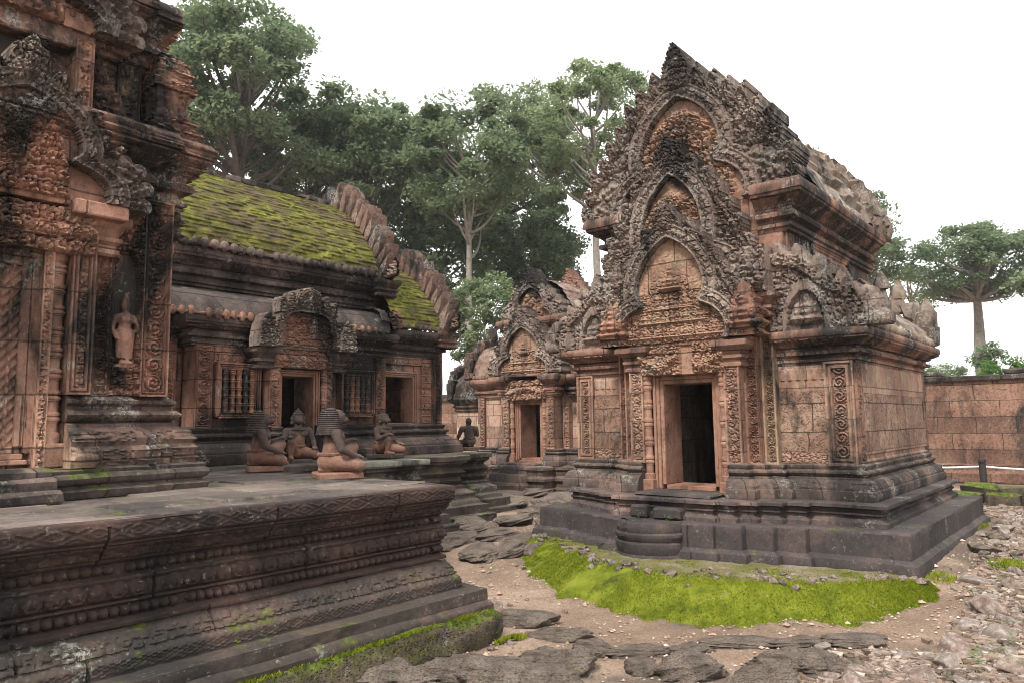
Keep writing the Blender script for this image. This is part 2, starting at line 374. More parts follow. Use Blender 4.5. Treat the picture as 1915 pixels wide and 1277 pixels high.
# ---------------------------------------------------------------- materials
class NT:
    def __init__(s, name):
        s.m = bpy.data.materials.new(name); s.m.use_nodes = True; s.t = s.m.node_tree; s.t.nodes.clear()
        s.out = s.n('ShaderNodeOutputMaterial'); s.b = s.n('ShaderNodeBsdfPrincipled'); s.l(s.b.outputs[0], s.out.inputs[0])
        s.tc = s.n('ShaderNodeTexCoord'); s.co = s.tc.outputs['Object']
    def n(s, t, **k):
        x = s.t.nodes.new(t)
        for a, v in k.items(): setattr(x, a, v)
        return x
    def l(s, a, b): s.t.links.new(a, b)
    def inp(s, node, k, v):
        if isinstance(v, bpy.types.NodeSocket): s.l(v, node.inputs[k])
        else: node.inputs[k].default_value = v
    def math(s, op, a, b=None, c=None, clamp=False):
        x = s.n('ShaderNodeMath', operation=op, use_clamp=clamp); s.inp(x, 0, a)
        if b is not None: s.inp(x, 1, b)
        if c is not None: s.inp(x, 2, c)
        return x.outputs[0]
    def mapv(s, scale=(1, 1, 1), loc=(0, 0, 0), co=None):
        x = s.n('ShaderNodeMapping'); s.l(co or s.co, x.inputs[0]); x.inputs['Scale'].default_value = scale; x.inputs['Location'].default_value = loc; return x.outputs[0]
    def noise(s, scale, detail=5, rough=.6, co=None, dist=0):
        x = s.n('ShaderNodeTexNoise'); s.l(co or s.co, x.inputs['Vector']); x.inputs['Scale'].default_value = scale
        x.inputs['Detail'].default_value = detail; x.inputs['Roughness'].default_value = rough; x.inputs['Distortion'].default_value = dist; return x.outputs['Fac']
    def vor(s, scale, feat='F1', co=None, out='Distance'):
        x = s.n('ShaderNodeTexVoronoi', feature=feat); s.l(co or s.co, x.inputs['Vector']); x.inputs['Scale'].default_value = scale; return x.outputs[out]
    def ramp(s, f, *st):
        x = s.n('ShaderNodeValToRGB'); s.l(f, x.inputs[0]); e = x.color_ramp.elements
        while len(e) < len(st): e.new(.5)
        for k, (p, c) in enumerate(st):
            e[k].position = p; e[k].color = (*c, 1) if isinstance(c, tuple) else (c, c, c, 1)
        return x.outputs[0]
    def step(s, f, a, b): return s.ramp(f, (a, 0.), (b, 1.))
    def mix(s, f, a, b, mode='MIX'):
        x = s.n('ShaderNodeMixRGB', blend_type=mode)
        for k, v in ((0, f), (1, a), (2, b)):
            if isinstance(v, bpy.types.NodeSocket): s.l(v, x.inputs[k])
            else: x.inputs[k].default_value = v if k == 0 else (*v, 1)
        return x.outputs[0]
    def bump(s, h, strength, dist, prev=None):
        x = s.n('ShaderNodeBump'); s.l(h, x.inputs['Height']); x.inputs['Strength'].default_value = strength; x.inputs['Distance'].default_value = dist
        if prev: s.l(prev, x.inputs['Normal'])
        return x.outputs[0]
    def fin(s, col, normal=None, rough=.9, spec=.2):
        s.l(col, s.b.inputs['Base Color'])
        if normal: s.l(normal, s.b.inputs['Normal'])
        s.inp(s.b, 'Roughness', rough); s.b.inputs['Specular IOR Level'].default_value = spec; return s.m
def stone(name, cols, dark=(.022, .018, .017), da=.5, lich=(.34, .35, .31), la=.3, moss=0, joints=None, carve=0, cscale=16, grain=1., pits=0, streak=.45, jdark=.75, tone=.35, island=0, speck=.35, pscale=38):
    N = NT(name)
    base = N.ramp(N.noise(1.7, 7, .62), (.30, cols[0]), (.5, cols[1]), (.68, cols[2]))
    h = None
    sx = N.n('ShaderNodeSeparateXYZ'); N.l(N.co, sx.inputs[0])
    if joints:
        u = N.math('ADD', sx.outputs[0], sx.outputs[1]); cx = N.n('ShaderNodeCombineXYZ'); N.l(u, cx.inputs[0]); N.l(sx.outputs[2], cx.inputs[1])
        nz = N.n('ShaderNodeTexNoise'); N.l(N.co, nz.inputs['Vector']); nz.inputs['Scale'].default_value = 5
        off = N.n('ShaderNodeVectorMath', operation='SCALE'); N.l(nz.outputs['Color'], off.inputs[0]); off.inputs['Scale'].default_value = .025
        ad = N.n('ShaderNodeVectorMath', operation='ADD'); N.l(cx.outputs[0], ad.inputs[0]); N.l(off.outputs[0], ad.inputs[1])
        br = N.n('ShaderNodeTexBrick'); N.l(ad.outputs[0], br.inputs['Vector']); br.offset = .5; br.squash = .8; br.squash_frequency = 3
        for k, v in (('Scale', 1), ('Mortar Size', .008), ('Mortar Smooth', .35), ('Bias', 0), ('Brick Width', joints[0]), ('Row Height', joints[1])): br.inputs[k].default_value = v
        br.inputs['Color1'].default_value = (.25, .25, .25, 1); br.inputs['Color2'].default_value = (.85, .85, .85, 1); br.inputs['Mortar'].default_value = (.5, .5, .5, 1)
        base = N.mix(tone, base, br.outputs['Color'], 'OVERLAY')
        jm = br.outputs['Fac']
    if island:
        gi = N.n('ShaderNodeNewGeometry'); base = N.mix(island, base, N.ramp(gi.outputs['Random Per Island'], (0., .15), (1., .85)), 'OVERLAY')
    sp = N.noise(26, 4, .7)
    base = N.mix(.35, base, N.ramp(sp, (.3, .25), (.7, .75)), 'OVERLAY')
    st = N.noise(1.15, 9, .66, co=N.mapv((1, 1, streak), (3.1, 1.7, .4)), dist=.5)
    c0 = .72 - .48 * da
    base = N.mix(N.step(st, c0 - .05, c0 + .09), base, dark)
    s1 = N.step(N.noise(17, 6, .75, co=N.mapv((1, 1, .7), (1, 4, 2))), .53, .60); base = N.mix(N.math('MULTIPLY', s1, speck), base, dark)
    s2 = N.math('MULTIPLY', N.step(N.noise(22, 6, .75, co=N.mapv((1, 1, 1), (6, 1, 8))), .58, .64), N.step(N.noise(3, 4, .6, co=N.mapv((1, 1, 1), (2, 9, 1))), .40, .60)); base = N.mix(N.math('MULTIPLY', s2, speck), base, lich)
    lf = N.math('MULTIPLY', N.step(N.noise(2.1, 8, .7, co=N.mapv((1, 1, 1), (7, 2, 5))), .66 - .34 * la, .74 - .30 * la), N.step(N.noise(34, 4, .7), .47, .55))
    base = N.mix(N.math('MULTIPLY', lf, .75), base, lich)
    if joints: base = N.mix(N.math('MULTIPLY', jm, jdark), base, (.02, .016, .014))
    if moss:
        ge = N.n('ShaderNodeNewGeometry'); sn = N.n('ShaderNodeSeparateXYZ'); N.l(ge.outputs['Normal'], sn.inputs[0])
        up = N.step(sn.outputs[2], .15, .7); mf = N.math('MULTIPLY', N.step(N.noise(3.2, 7, .7), .62 - .3 * moss, .70 - .25 * moss), up)
        base = N.mix(mf, base, N.ramp(N.noise(14, 4), (.35, (.035, .055, .008)), (.65, (.12, .16, .012))))
    hh = N.math('ADD', N.math('MULTIPLY', N.noise(60, 4, .7), .35), N.noise(11, 6, .65))
    nm = N.bump(hh, .55 * grain, .02)
    if pits:
        pv = N.step(N.vor(pscale, co=N.mapv((1, 1, 1.3))), .05, .42); nm = N.bump(pv, pits, .018, nm)
        base = N.mix(N.math('MULTIPLY', N.step(N.noise(19, 5, .7), .52, .62), .55), base, (.03, .02, .016))
    if carve:
        v1 = N.vor(cscale, 'DISTANCE_TO_EDGE', co=N.mapv()); v2 = N.vor(cscale * 2.3, 'F1')
        ch = N.math('ADD', N.math('MULTIPLY', N.step(v1, .02, .22), 1.), N.math('MULTIPLY', N.math('SINE', N.math('MULTIPLY', v2, 16)), .25))
        nm = N.bump(ch, carve, .05, nm)
    if joints: nm = N.bump(N.math('SUBTRACT', 1., jm), .8, .02, nm)
    return N.fin(base, nm, .88, .25)
RED = ((.135, .066, .047), (.225, .117, .083), (.30, .18, .13))
PINK = ((.155, .086, .063), (.25, .148, .108), (.31, .215, .15))
GREY = ((.105, .076, .064), (.185, .135, .113), (.285, .235, .195))
DARK = ((.055, .045, .042), (.085, .066, .062), (.14, .10, .09))
M = {}
M['red'] = stone('red_sandstone', RED, da=.50, la=.25, joints=(.55, .46), jdark=.55, tone=.3)
M['pink'] = stone('pink_sandstone', PINK, da=.40, la=.30, joints=(.5, .4), jdark=.5, tone=.4)
M['ochre'] = stone('ochre_sandstone', ((.19, .115, .078), (.275, .185, .125), (.33, .25, .165)), da=.46, la=.3)
M['pedi'] = stone('weathered_carving', GREY, da=.46, la=.48, lich=(.27, .265, .235), joints=(.7, .5), jdark=.6, tone=.3, carve=.22, cscale=26, speck=.75)
M['tymp'] = stone('tympanum_sandstone', ((.165, .092, .068), (.265, .158, .11), (.31, .21, .14)), da=.30, la=.25, joints=(.6, .42), jdark=.7)
M['cornice'] = stone('cornice_sandstone', ((.125, .068, .050), (.195, .108, .080), (.26, .155, .115)), da=.54, la=.3, joints=(.8, .5))
M['base'] = stone('base_sandstone', ((.060, .046, .041), (.098, .072, .062), (.21, .135, .105)), da=.46, la=.30, joints=(.75, .9))
M['plinth'] = stone('plinth_dark_stone', ((.035, .030, .030), (.052, .042, .041), (.095, .066, .060)), dark=(.025, .022, .022), da=.35, la=.12, moss=.10)
M['towerbase'] = stone('tower_base_stone', ((.085, .055, .045), (.15, .092, .072), (.30, .195, .135)), dark=(.03, .025, .023), da=.48, la=.32, joints=(.52, .31), jdark=.7, tone=.6)
M['steps'] = stone('stepped_dark_stone', ((.042, .035, .034), (.065, .051, .048), (.16, .105, .088)), dark=(.025, .021, .021), da=.40, la=.2, joints=(.6, .9), jdark=.6)
M['tower'] = stone('tower_sandstone', ((.20, .098, .070), (.31, .165, .118), (.40, .24, .17)), da=.40, la=.25, joints=(.62, .42), jdark=.6, tone=.45)
M['towerd'] = stone('tower_dark_stone', ((.14, .08, .062), (.24, .135, .10), (.34, .20, .145)), da=.46, la=.35, carve=.3, cscale=22, speck=.65)
M['doorstone'] = stone('door_sandstone', ((.165, .080, .057), (.26, .138, .098), (.31, .19, .135)), da=.34, la=.10, grain=.7)
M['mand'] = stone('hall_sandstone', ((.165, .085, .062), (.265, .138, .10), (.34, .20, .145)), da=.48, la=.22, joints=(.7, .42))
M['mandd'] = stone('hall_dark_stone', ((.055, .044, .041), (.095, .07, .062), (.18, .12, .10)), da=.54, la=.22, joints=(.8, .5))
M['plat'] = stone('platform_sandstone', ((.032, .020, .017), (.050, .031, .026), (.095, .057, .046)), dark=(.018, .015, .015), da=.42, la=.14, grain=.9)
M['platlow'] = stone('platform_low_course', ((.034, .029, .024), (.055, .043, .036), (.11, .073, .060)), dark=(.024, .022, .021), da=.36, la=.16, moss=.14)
M['lat'] = stone('laterite_blocks', ((.155, .088, .062), (.235, .142, .10), (.31, .21, .155)), da=.38, la=.14, joints=(.62, .36), pits=1.0, grain=1.2)
M['latwall'] = stone('laterite_wall_blocks', ((.13, .070, .050), (.195, .108, .076), (.24, .15, .112)), da=.26, la=.12, joints=(1.05, .40), pits=.7, grain=1.2, jdark=.9, tone=.6)
M['latcap'] = stone('laterite_coping', ((.055, .046, .040), (.09, .07, .06), (.13, .10, .085)), da=.5, la=.3, pits=.8, grain=1.5)
M['latmoss'] = stone('mossy_laterite', ((.06, .052, .04), (.10, .08, .055), (.16, .12, .08)), da=.42, la=.2, moss=.9, pits=1.0, grain=1.5)
M['paver'] = stone('dark_laterite_boulder', ((.115, .088, .072), (.17, .134, .11), (.235, .19, .158)), dark=(.08, .064, .055), da=.28, la=.12, moss=.08, pits=1.0, grain=2.2, pscale=12)
M['inner'] = stone('inner_laterite', ((.09, .07, .06), (.14, .11, .095), (.19, .155, .135)), da=.4, la=.1, joints=(.5, .33), pits=.8)
def statue_mat():
    N = NT('stained_statue'); sx = N.n('ShaderNodeSeparateXYZ'); N.l(N.co, sx.inputs[0])
    c = N.ramp(N.noise(6, 6, .6), (.3, (.13, .066, .048)), (.5, (.20, .108, .078)), (.7, (.26, .15, .11)))
    f = N.math('ADD', N.math('MULTIPLY', sx.outputs[2], 2.2), N.math('MULTIPLY', N.math('ABSOLUTE', sx.outputs[0]), 2.6)); f = N.math('ADD', f, N.math('MULTIPLY', N.noise(9, 6, .65), .9))
    c = N.mix(N.math('MULTIPLY', N.step(N.math('MULTIPLY', f, .5), .60, .74), .92), c, N.ramp(N.noise(14, 4), (.3, (.035, .027, .025)), (.7, (.075, .056, .05))))
    c = N.mix(.3, c, N.ramp(N.noise(40, 4, .7), (.3, .25), (.7, .75)), 'OVERLAY')
    return N.fin(c, N.bump(N.math('ADD', N.noise(50, 5, .7), N.noise(14, 5, .7)), .6, .012), .85, .25)
M['statue'] = statue_mat()
M['turned'] = stone('turned_baluster_stone', ((.17, .075, .05), (.26, .125, .085), (.31, .18, .125)), da=.40, la=.1)
M['gable'] = stone('gable_stone', ((.12, .070, .055), (.20, .118, .092), (.31, .205, .16)), da=.46, la=.5, lich=(.30, .29, .25), carve=.3, cscale=20, speck=.65)
M['chips'] = None
M['statmid'] = stone('brown_statue_stone', ((.07, .048, .040), (.115, .078, .064), (.17, .118, .096)), da=.3, la=.05, grain=.5)
M['statdark'] = stone('statue_dark_stone', ((.036, .028, .026), (.055, .043, .039), (.085, .063, .055)), da=.3, la=.05, grain=.5)
M['roofblk'] = stone('roof_block_stone', ((.12, .082, .065), (.20, .148, .118), (.30, .25, .205)), da=.42, la=.52, lich=(.33, .32, .285), moss=.15)
M['rub'] = stone('rubble_stone', ((.10, .068, .054), (.165, .115, .094), (.245, .19, .16)), dark=(.09, .07, .06), da=.30, la=.5, lich=(.40, .37, .34), island=.3)
M['rub2'] = stone('pale_rubble_stone', ((.125, .10, .086), (.20, .163, .14), (.29, .25, .22)), dark=(.14, .105, .09), da=.22, la=.4, lich=(.48, .46, .43))
M['rub3'] = stone('dark_rubble_stone', ((.07, .055, .046), (.12, .09, .075), (.19, .14, .115)), da=.35, la=.35, moss=.3)
M['terr'] = stone('terrace_stone', ((.045, .037, .034), (.075, .058, .052), (.14, .10, .085)), da=.42, la=.35, moss=.22, joints=(.8, .7), lich=(.22, .25, .19))
M['floor'] = stone('platform_floor', ((.080, .062, .054), (.125, .100, .087), (.19, .15, .128)), dark=(.045, .037, .034), da=.40, la=.2, joints=None, grain=.9, moss=.06, island=.55)
def moss_roof():
    N = NT('mossy_roof')
    c = N.ramp(N.noise(3, 8, .7), (.35, (.035, .028, .02)), (.5, (.085, .06, .045)), (.65, (.13, .09, .07)))
    mf = N.step(N.noise(1.9, 10, .78, co=N.mapv((.6, 1, 1.4), (2.3, 4.1, 0))), .40, .58)
    m2 = N.ramp(N.noise(7, 6, .7), (.32, (.050, .060, .012)), (.5, (.14, .143, .024)), (.68, (.28, .265, .065)))
    c = N.mix(mf, c, m2)
    h = N.math('ADD', N.noise(24, 5, .7), N.math('MULTIPLY', mf, .6)); return N.fin(c, N.bump(h, .8, .04), .95, .1)
M['mossroof'] = moss_roof()
def moss_mat():
    N = NT('bright_moss'); ge = N.n('ShaderNodeNewGeometry')
    c = N.ramp(N.noise(2.2, 8, .7), (.30, (.045, .055, .008)), (.44, (.10, .135, .007)), (.58, (.17, .19, .012)), (.72, (.25, .255, .03)))
    c = N.mix(.35, c, N.ramp(ge.outputs['Random Per Island'], (.0, (.07, .10, .004)), (1., (.26, .29, .03))))
    return N.fin(c, None, .9, .1)
M['moss'] = moss_mat()
def ground_mat():
    N = NT('sandy_ground')
    c = N.ramp(N.noise(.9, 8, .65), (.33, (.175, .125, .092)), (.5, (.275, .196, .146)), (.66, (.385, .285, .218)))
    c = N.mix(N.step(N.noise(.55, 7, .6, co=N.mapv((1, 1, 1), (5, 1, 0))), .52, .60), c, (.16, .125, .10))
    c = N.mix(.5, c, N.ramp(N.noise(45, 4, .75), (.35, .2), (.65, .8)), 'OVERLAY')
    c = N.mix(N.math('MULTIPLY', N.step(N.noise(1.6, 7, .7, co=N.mapv((1, 1, 1), (9, 4, 0))), .60, .68), .55), c, (.10, .125, .03))
    h = N.math('ADD', N.noise(70, 4, .8), N.math('MULTIPLY', N.noise(9, 6, .7), 1.4)); return N.fin(c, N.bump(h, .9, .03), .95, .1)
M['ground'] = ground_mat()
def gravel_mat():
    N = NT('gravel'); ge = N.n('ShaderNodeNewGeometry')
    return N.fin(N.ramp(ge.outputs['Random Per Island'], (0., (.16, .10, .075)), (.4, (.33, .23, .175)), (.8, (.37, .29, .235)), (1., (.44, .38, .33))), None, .9, .2)
M['gravel'] = gravel_mat()
def chip_mat():
    N = NT('stone_chips'); ge = N.n('ShaderNodeNewGeometry'); return N.fin(N.ramp(ge.outputs['Random Per Island'], (0., (.09, .065, .05)), (.45, (.19, .135, .105)), (.85, (.27, .21, .17)), (1., (.38, .34, .29))), None, .9, .2)
M['chips'] = chip_mat()
def leaf_mat(name, a, b, c):
    N = NT(name); ge = N.n('ShaderNodeNewGeometry')
    col = N.ramp(ge.outputs['Random Per Island'], (0., a), (.55, b), (1., c))
    col = N.mix(.45, col, N.ramp(N.noise(.35, 4), (.35, a), (.65, c)))
    tr = N.n('ShaderNodeBsdfTranslucent'); N.l(col, tr.inputs[0]); ms = N.n('ShaderNodeMixShader'); ms.inputs[0].default_value = .5
    m = N.fin(col, None, .55, .35); N.l(N.b.outputs[0], ms.inputs[1]); N.l(tr.outputs[0], ms.inputs[2]); N.l(ms.outputs[0], N.out.inputs[0]); return m
M['leaf'] = leaf_mat('tree_leaves', (.085, .128, .066), (.16, .22, .115), (.26, .32, .18))
M['leaf2'] = leaf_mat('pale_tree_leaves', (.10, .15, .068), (.19, .25, .125), (.31, .36, .20))
M['leaf3'] = leaf_mat('yellowish_leaves', (.06, .08, .02), (.13, .15, .045), (.22, .22, .08))
M['leafd'] = leaf_mat('dark_leaves', (.062, .10, .050), (.115, .165, .085), (.19, .24, .13))
def plain(name, col, rough=.8, sc=12, amp=.5, var=.4):
    N = NT(name); c = N.mix(var, col, N.ramp(N.noise(sc, 5), (.3, .2), (.7, .8)), 'OVERLAY'); return N.fin(c, N.bump(N.noise(sc * 2, 5), amp, .02), rough, .25)
M['bark'] = plain('grey_bark', (.20, .175, .15), .9, 5, .8, .6)
M['barkd'] = plain('dark_bark', (.075, .06, .05), .9, 5, .8, .6)
M['post'] = plain('post_wood', (.030, .027, .026), .7, 20)
M['rope'] = plain('white_rope', (.72, .72, .70), .8, 60, .3, .2)
M['weed'] = leaf_mat('weed_leaves', (.05, .12, .02), (.10, .22, .04), (.2, .34, .08))
M['shadepaint'] = plain('painted_inner_shadow', (.035, .028, .025), .95, 6)  # near-black colour standing in for the shade inside openings
# ---------------------------------------------------------------- shared building pieces
VIS = lambda n: n[0] - n[1] > .1
def mouldend(mb, poly, prof, **k):
    """open run of moulding with its two cut ends closed"""
    mould(mb, poly, prof, closed=False, cap=False, **k)
    P = np.array(poly, float); pr = np.array(prof)
    for i, j in ((0, 1), (-1, -2)):
        e = P[j] - P[i]; e /= np.hypot(*e); nn = np.array([e[1], -e[0]]) * (1 if i == 0 else -1)
        q = [(*(P[i] + nn * o), z) for o, z in pr] + [(*(P[i] - nn * .12), pr[-1][1]), (*(P[i] - nn * .12), pr[0][1])]
        mb.add(q, [list(range(len(q)))])
def doorframe(parent, cx, hw, z0, z1, yf, depth, fr, mat, origin=None, sill=.1, name='door_frame'):
    mb = MB(); st = ((0, .38, 0), (.38, .72, .022), (.72, 1., .045))
    for a, b, d in st:
        a0 = hw + fr * a; b0 = hw + fr * b; y0 = yf + .045 - d
        for s in (-1, 1):
            X = sorted((cx + s * a0, cx + s * b0)); bx(mb, X[0], X[1], y0, yf + depth, z0 - sill * a, z1 + fr * b, .008)
        bx(mb, cx - a0, cx + a0, y0 + .001, yf + depth, z1 + fr * a, z1 + fr * b, .008)
        bx(mb, cx - a0, cx + a0, y0 + .001, yf + depth, z0 - sill * b, z0 - sill * a, .008)
    return mb.build(name, mat, parent, origin)
def colonnette(parent, x, y, z0, z1, r, n, mat, origin=None, name='colonnette'):
    mb = MB(); h = (z1 - z0); b = h * .11
    bx(mb, x - r * 1.35, x + r * 1.35, y - r * 1.35, y + r * 1.35, z0, z0 + b, .01)
    lathe(mb, x, y, ring_prof(r, z0 + b, z1, n), 16); return mb.build(name, mat, parent, origin, 30)
def antefixes(mb, p0, p1, z, step, r, hgt, tilt=(0, 0)):
    p0 = np.array(p0, float); p1 = np.array(p1, float); L_ = np.hypot(*(p1 - p0)); n = int(L_ / step)
    e_ = np.abs(p1 - p0) > .01; q_ = r * .45; bx(mb, min(p0[0], p1[0]) - q_ * (not e_[0]), max(p0[0], p1[0]) + q_ * (not e_[0]), min(p0[1], p1[1]) - q_ * (not e_[1]), max(p0[1], p1[1]) + q_ * (not e_[1]), z - r * .6, z + r * .1, .01)
    for k in range(n):
        p = p0 + (p1 - p0) * (k + .5) / n
        if rnd.random() < .06: continue
        ball(mb, (p[0] + rnd.uniform(-.01, .01), p[1] + rnd.uniform(-.01, .01), z + rnd.uniform(-.01, .01)), r * rnd.uniform(.9, 1.1), 7, 5, (1, 1, hgt / r))
def surf(mb, path, x0, x1, axis, res_u, course, lip=.02, jit=.012, blk=.35, bulge=.0, seed=0, flip=1):
    """roof skin: path = list of (across, z) from eave to ridge, swept along axis ('x' or 'y'), laid in overlapping courses"""
    P = catmull(path, 8); s = np.concatenate([[0], np.cumsum(np.hypot(*np.diff(P, axis=0).T))]); S = s[-1]
    nv = int(S / (course / 4)) + 2; sv = np.linspace(0, S, nv); A = np.interp(sv, s, P[:, 0]); Z = np.interp(sv, s, P[:, 1])
    dA = np.gradient(A); dZ = np.gradient(Z); l = np.hypot(dA, dZ); nA = -dZ / l; nZ = dA / l
    if nZ.mean() < 0: nA, nZ = -nA, -nZ
    nu = int((x1 - x0) / res_u) + 2; u = np.linspace(x0, x1, nu)
    uu, vv = np.meshgrid(u, sv, indexing='ij'); k = np.floor(vv / course); t = vv / course - k
    H = lip * (1 - t) + jit * 2 * (hsh(np.floor(uu / blk + k * .5), k, seed) - .5) + .02 * (fbm(uu * 2, vv * 2, seed) - .5) * 2 + bulge * (fbm(uu * .7, vv * .7, seed + 3) - .5)
    a = A[None] + H * nA[None]; z = Z[None] + H * nZ[None]
    V = np.stack([uu, a, z] if axis == 'x' else [a, uu, z], -1)
    mb.add(V.reshape(-1, 3), gq(nu, nv))
def block_row(mb, pts, size, jit=.03, seed=0):
    for p in pts:
        s = [q * rnd.uniform(.82, 1.15) for q in size]
        V0 = mb.n; bx(mb, p[0] - s[0] / 2, p[0] + s[0] / 2, p[1] - s[1] / 2, p[1] + s[1] / 2, p[2] - s[2] / 2, p[2] + s[2] / 2, min(s) * .16, jit)
def halfped(c, yf, z0, wd, ht, dr, mat, tmat, parent, res=.02, thick=.16, seed=0, end=.5):
    """carved half gable over an aisle: highest at c, sloping towards dr (+1/-1) and ending in a naga block"""
    pl = catmull([(wd * .97, 0), (wd * 1.0, ht * .16), (wd * .90, ht * .38), (wd * .70, ht * .52), (wd * .55, ht * .66), (wd * .38, ht * .82), (wd * .18, ht * .9), (0, ht * .92)], 5)
    nu = int((wd + .55) / res); nv = int((ht + .4) / res)
    x, v = np.meshgrid(np.linspace(-.0, wd + .5, nu), np.linspace(0, ht + .38, nv), indexing='ij')
    D = np.full(x.shape, 9.); SS = x * 0; sl_ = np.concatenate([[0], np.cumsum(np.hypot(*np.diff(pl, axis=0).T))])
    for k in range(len(pl) - 1):
        d, tt = seg_dist(x, v, pl[k], pl[k + 1]); m = d < D; D = np.where(m, d, D); SS = np.where(m, sl_[k] + tt * (sl_[k + 1] - sl_[k]), SS)
    zz = np.maximum.accumulate(pl[:, 1] + np.arange(len(pl)) * 1e-6); ins = (x < np.interp(v, zz, pl[:, 0])) & (v < ht * .92)
    d = np.where(ins, -D, D); t = .15; p = .2; k = np.floor((SS - .4 * np.clip(d - t, 0, 9)) / p); aa = ((SS - .4 * np.clip(d - t, 0, 9)) / p - k - .5) * 2; dd = (d - t) / .17
    leaf = (dd >= -.05) & (dd <= 1) & (abs(aa) < np.clip(1 - np.clip(dd, 0, 1) ** 1.7, 0, 1) ** .7) & (SS > .25)
    band = (d >= 0) & (d <= t)
    inner = (d < 0)
    H = np.where(band, .07 + .05 * foliage(SS, d, .07, seed), np.where(leaf, .02 + .09 * np.sqrt(np.clip(1 - abs(aa), 0, 1)), .015 + .05 * foliage(x, v, .09, seed + 1)))
    arch = np.hypot((x - wd * .45) / (wd * .26), v / (ht * .6)); H = np.where(inner & (abs(arch - 1) < .13), .08, H); H = np.where(inner & (arch < .87) & (v > ht * .22), .0, H)
    H = np.where(inner & (arch < .8), .09 * person_bump(x, v, wd * .45, .04, ht * .5), H)
    m = band | leaf | inner
    cx = wd + t * .4; hb = x * 0; nm = m & False
    for j in range(4):
        an = R_(4 + j * 27); A = np.array([cx - .06, .05]); B = A + np.array([math.cos(an), 1.2 * math.sin(an)]) * end * .62
        q, tt = seg_dist(x, v, A, B); rr = end * (.14 + .12 * tt); nm |= q < rr; hb = np.maximum(hb, np.sqrt(np.clip(1 - (q / rr) ** 2, 0, 1)))
    H = np.where(nm & ~band, .02 + .12 * hb, H); m |= nm
    if dr < 0: u = -x[::-1]; v = v[::-1]; H = H[::-1]; m = m[::-1]
    else: u = x
    mb = MB(); mrelief(mb, (c, yf, z0), (1, 0, 0), (0, 0, 1), u, v, H + .015 * (fbm(u * 10, v * 10, seed) - .5), m, thick); return mb.build('half_pediment', mat, parent, None, 50)
def capital(mb, x0, x1, y0, y1, z0, z1, g=.12, n=None):
    """flaring pilaster capital: stacked mouldings growing outwards"""
    poly = [(x0, y0), (x1, y0), (x1, y1), (x0, y1)]; H = z1 - z0
    mould(mb, poly, [(0, z0), (.03, z0 + H * .06), (.03, z0 + H * .16), (.01, z0 + H * .2), (.01, z0 + H * .28), (.05, z0 + H * .36), (.05, z0 + H * .46), (.02, z0 + H * .5), (g * .55, z0 + H * .68), (g * .9, z0 + H * .76), (g, z0 + H * .8), (g, z1 - .01), (g - .02, z1)], seg=.3, jit=.003)
CORN = lambda z0, z1, g: [(0, z0)] + [(g * o, z0 + (z1 - z0) * t) for o, t in ((.14, .02), (.14, .08), (.26, .10), (.28, .17), (.14, .19), (.14, .25), (.38, .30), (.42, .37), (.36, .41), (.24, .43), (.26, .50), (.5, .60), (.72, .68), (.92, .73), (.94, .77), (1., .78), (1., .95), (.95, 1.), (-.1, 1.0))]
def corn_bands(z0, z1, per=.06, amp=.022):
    h = z1 - z0; return bands((z0 + .10 * h, z0 + .17 * h, 'bead', amp * 1.2, per), (z0 + .30 * h, z0 + .41 * h, 'petal', amp * 1.4, per * 1.5), (z0 + .52 * h, z0 + .72 * h, 'fol', amp * 1.6, .07), (z0 + .8 * h, z0 + .93 * h, 'loz', amp * .7, per * 2.4))
LBASE = lambda z0, z1, g: [(g * o, z0 + (z1 - z0) * t) for o, t in ((1., 0), (1., .26), (.92, .28), (.92, .30), (.88, .33), (.72, .48), (.56, .54), (.46, .55), (.46, .59), (.30, .62), (.34, .68), (.44, .72), (.44, .77), (.30, .80), (.22, .82), (.26, .90), (.30, .94), (.18, .97), (.08, 1.0), (-.2, 1.0))]
def lb_bands(z0, z1, per=.07):
    h = z1 - z0; return bands((z0 + .03 * h, z0 + .24 * h, 'loz', .010, per * 2.6), (z0 + .33 * h, z0 + .53 * h, 'fol', .016, .075), (z0 + .63 * h, z0 + .79 * h, 'petal', .02, per * 1.3), (z0 + .84 * h, z0 + .95 * h, 'bead', .015, per * .8))

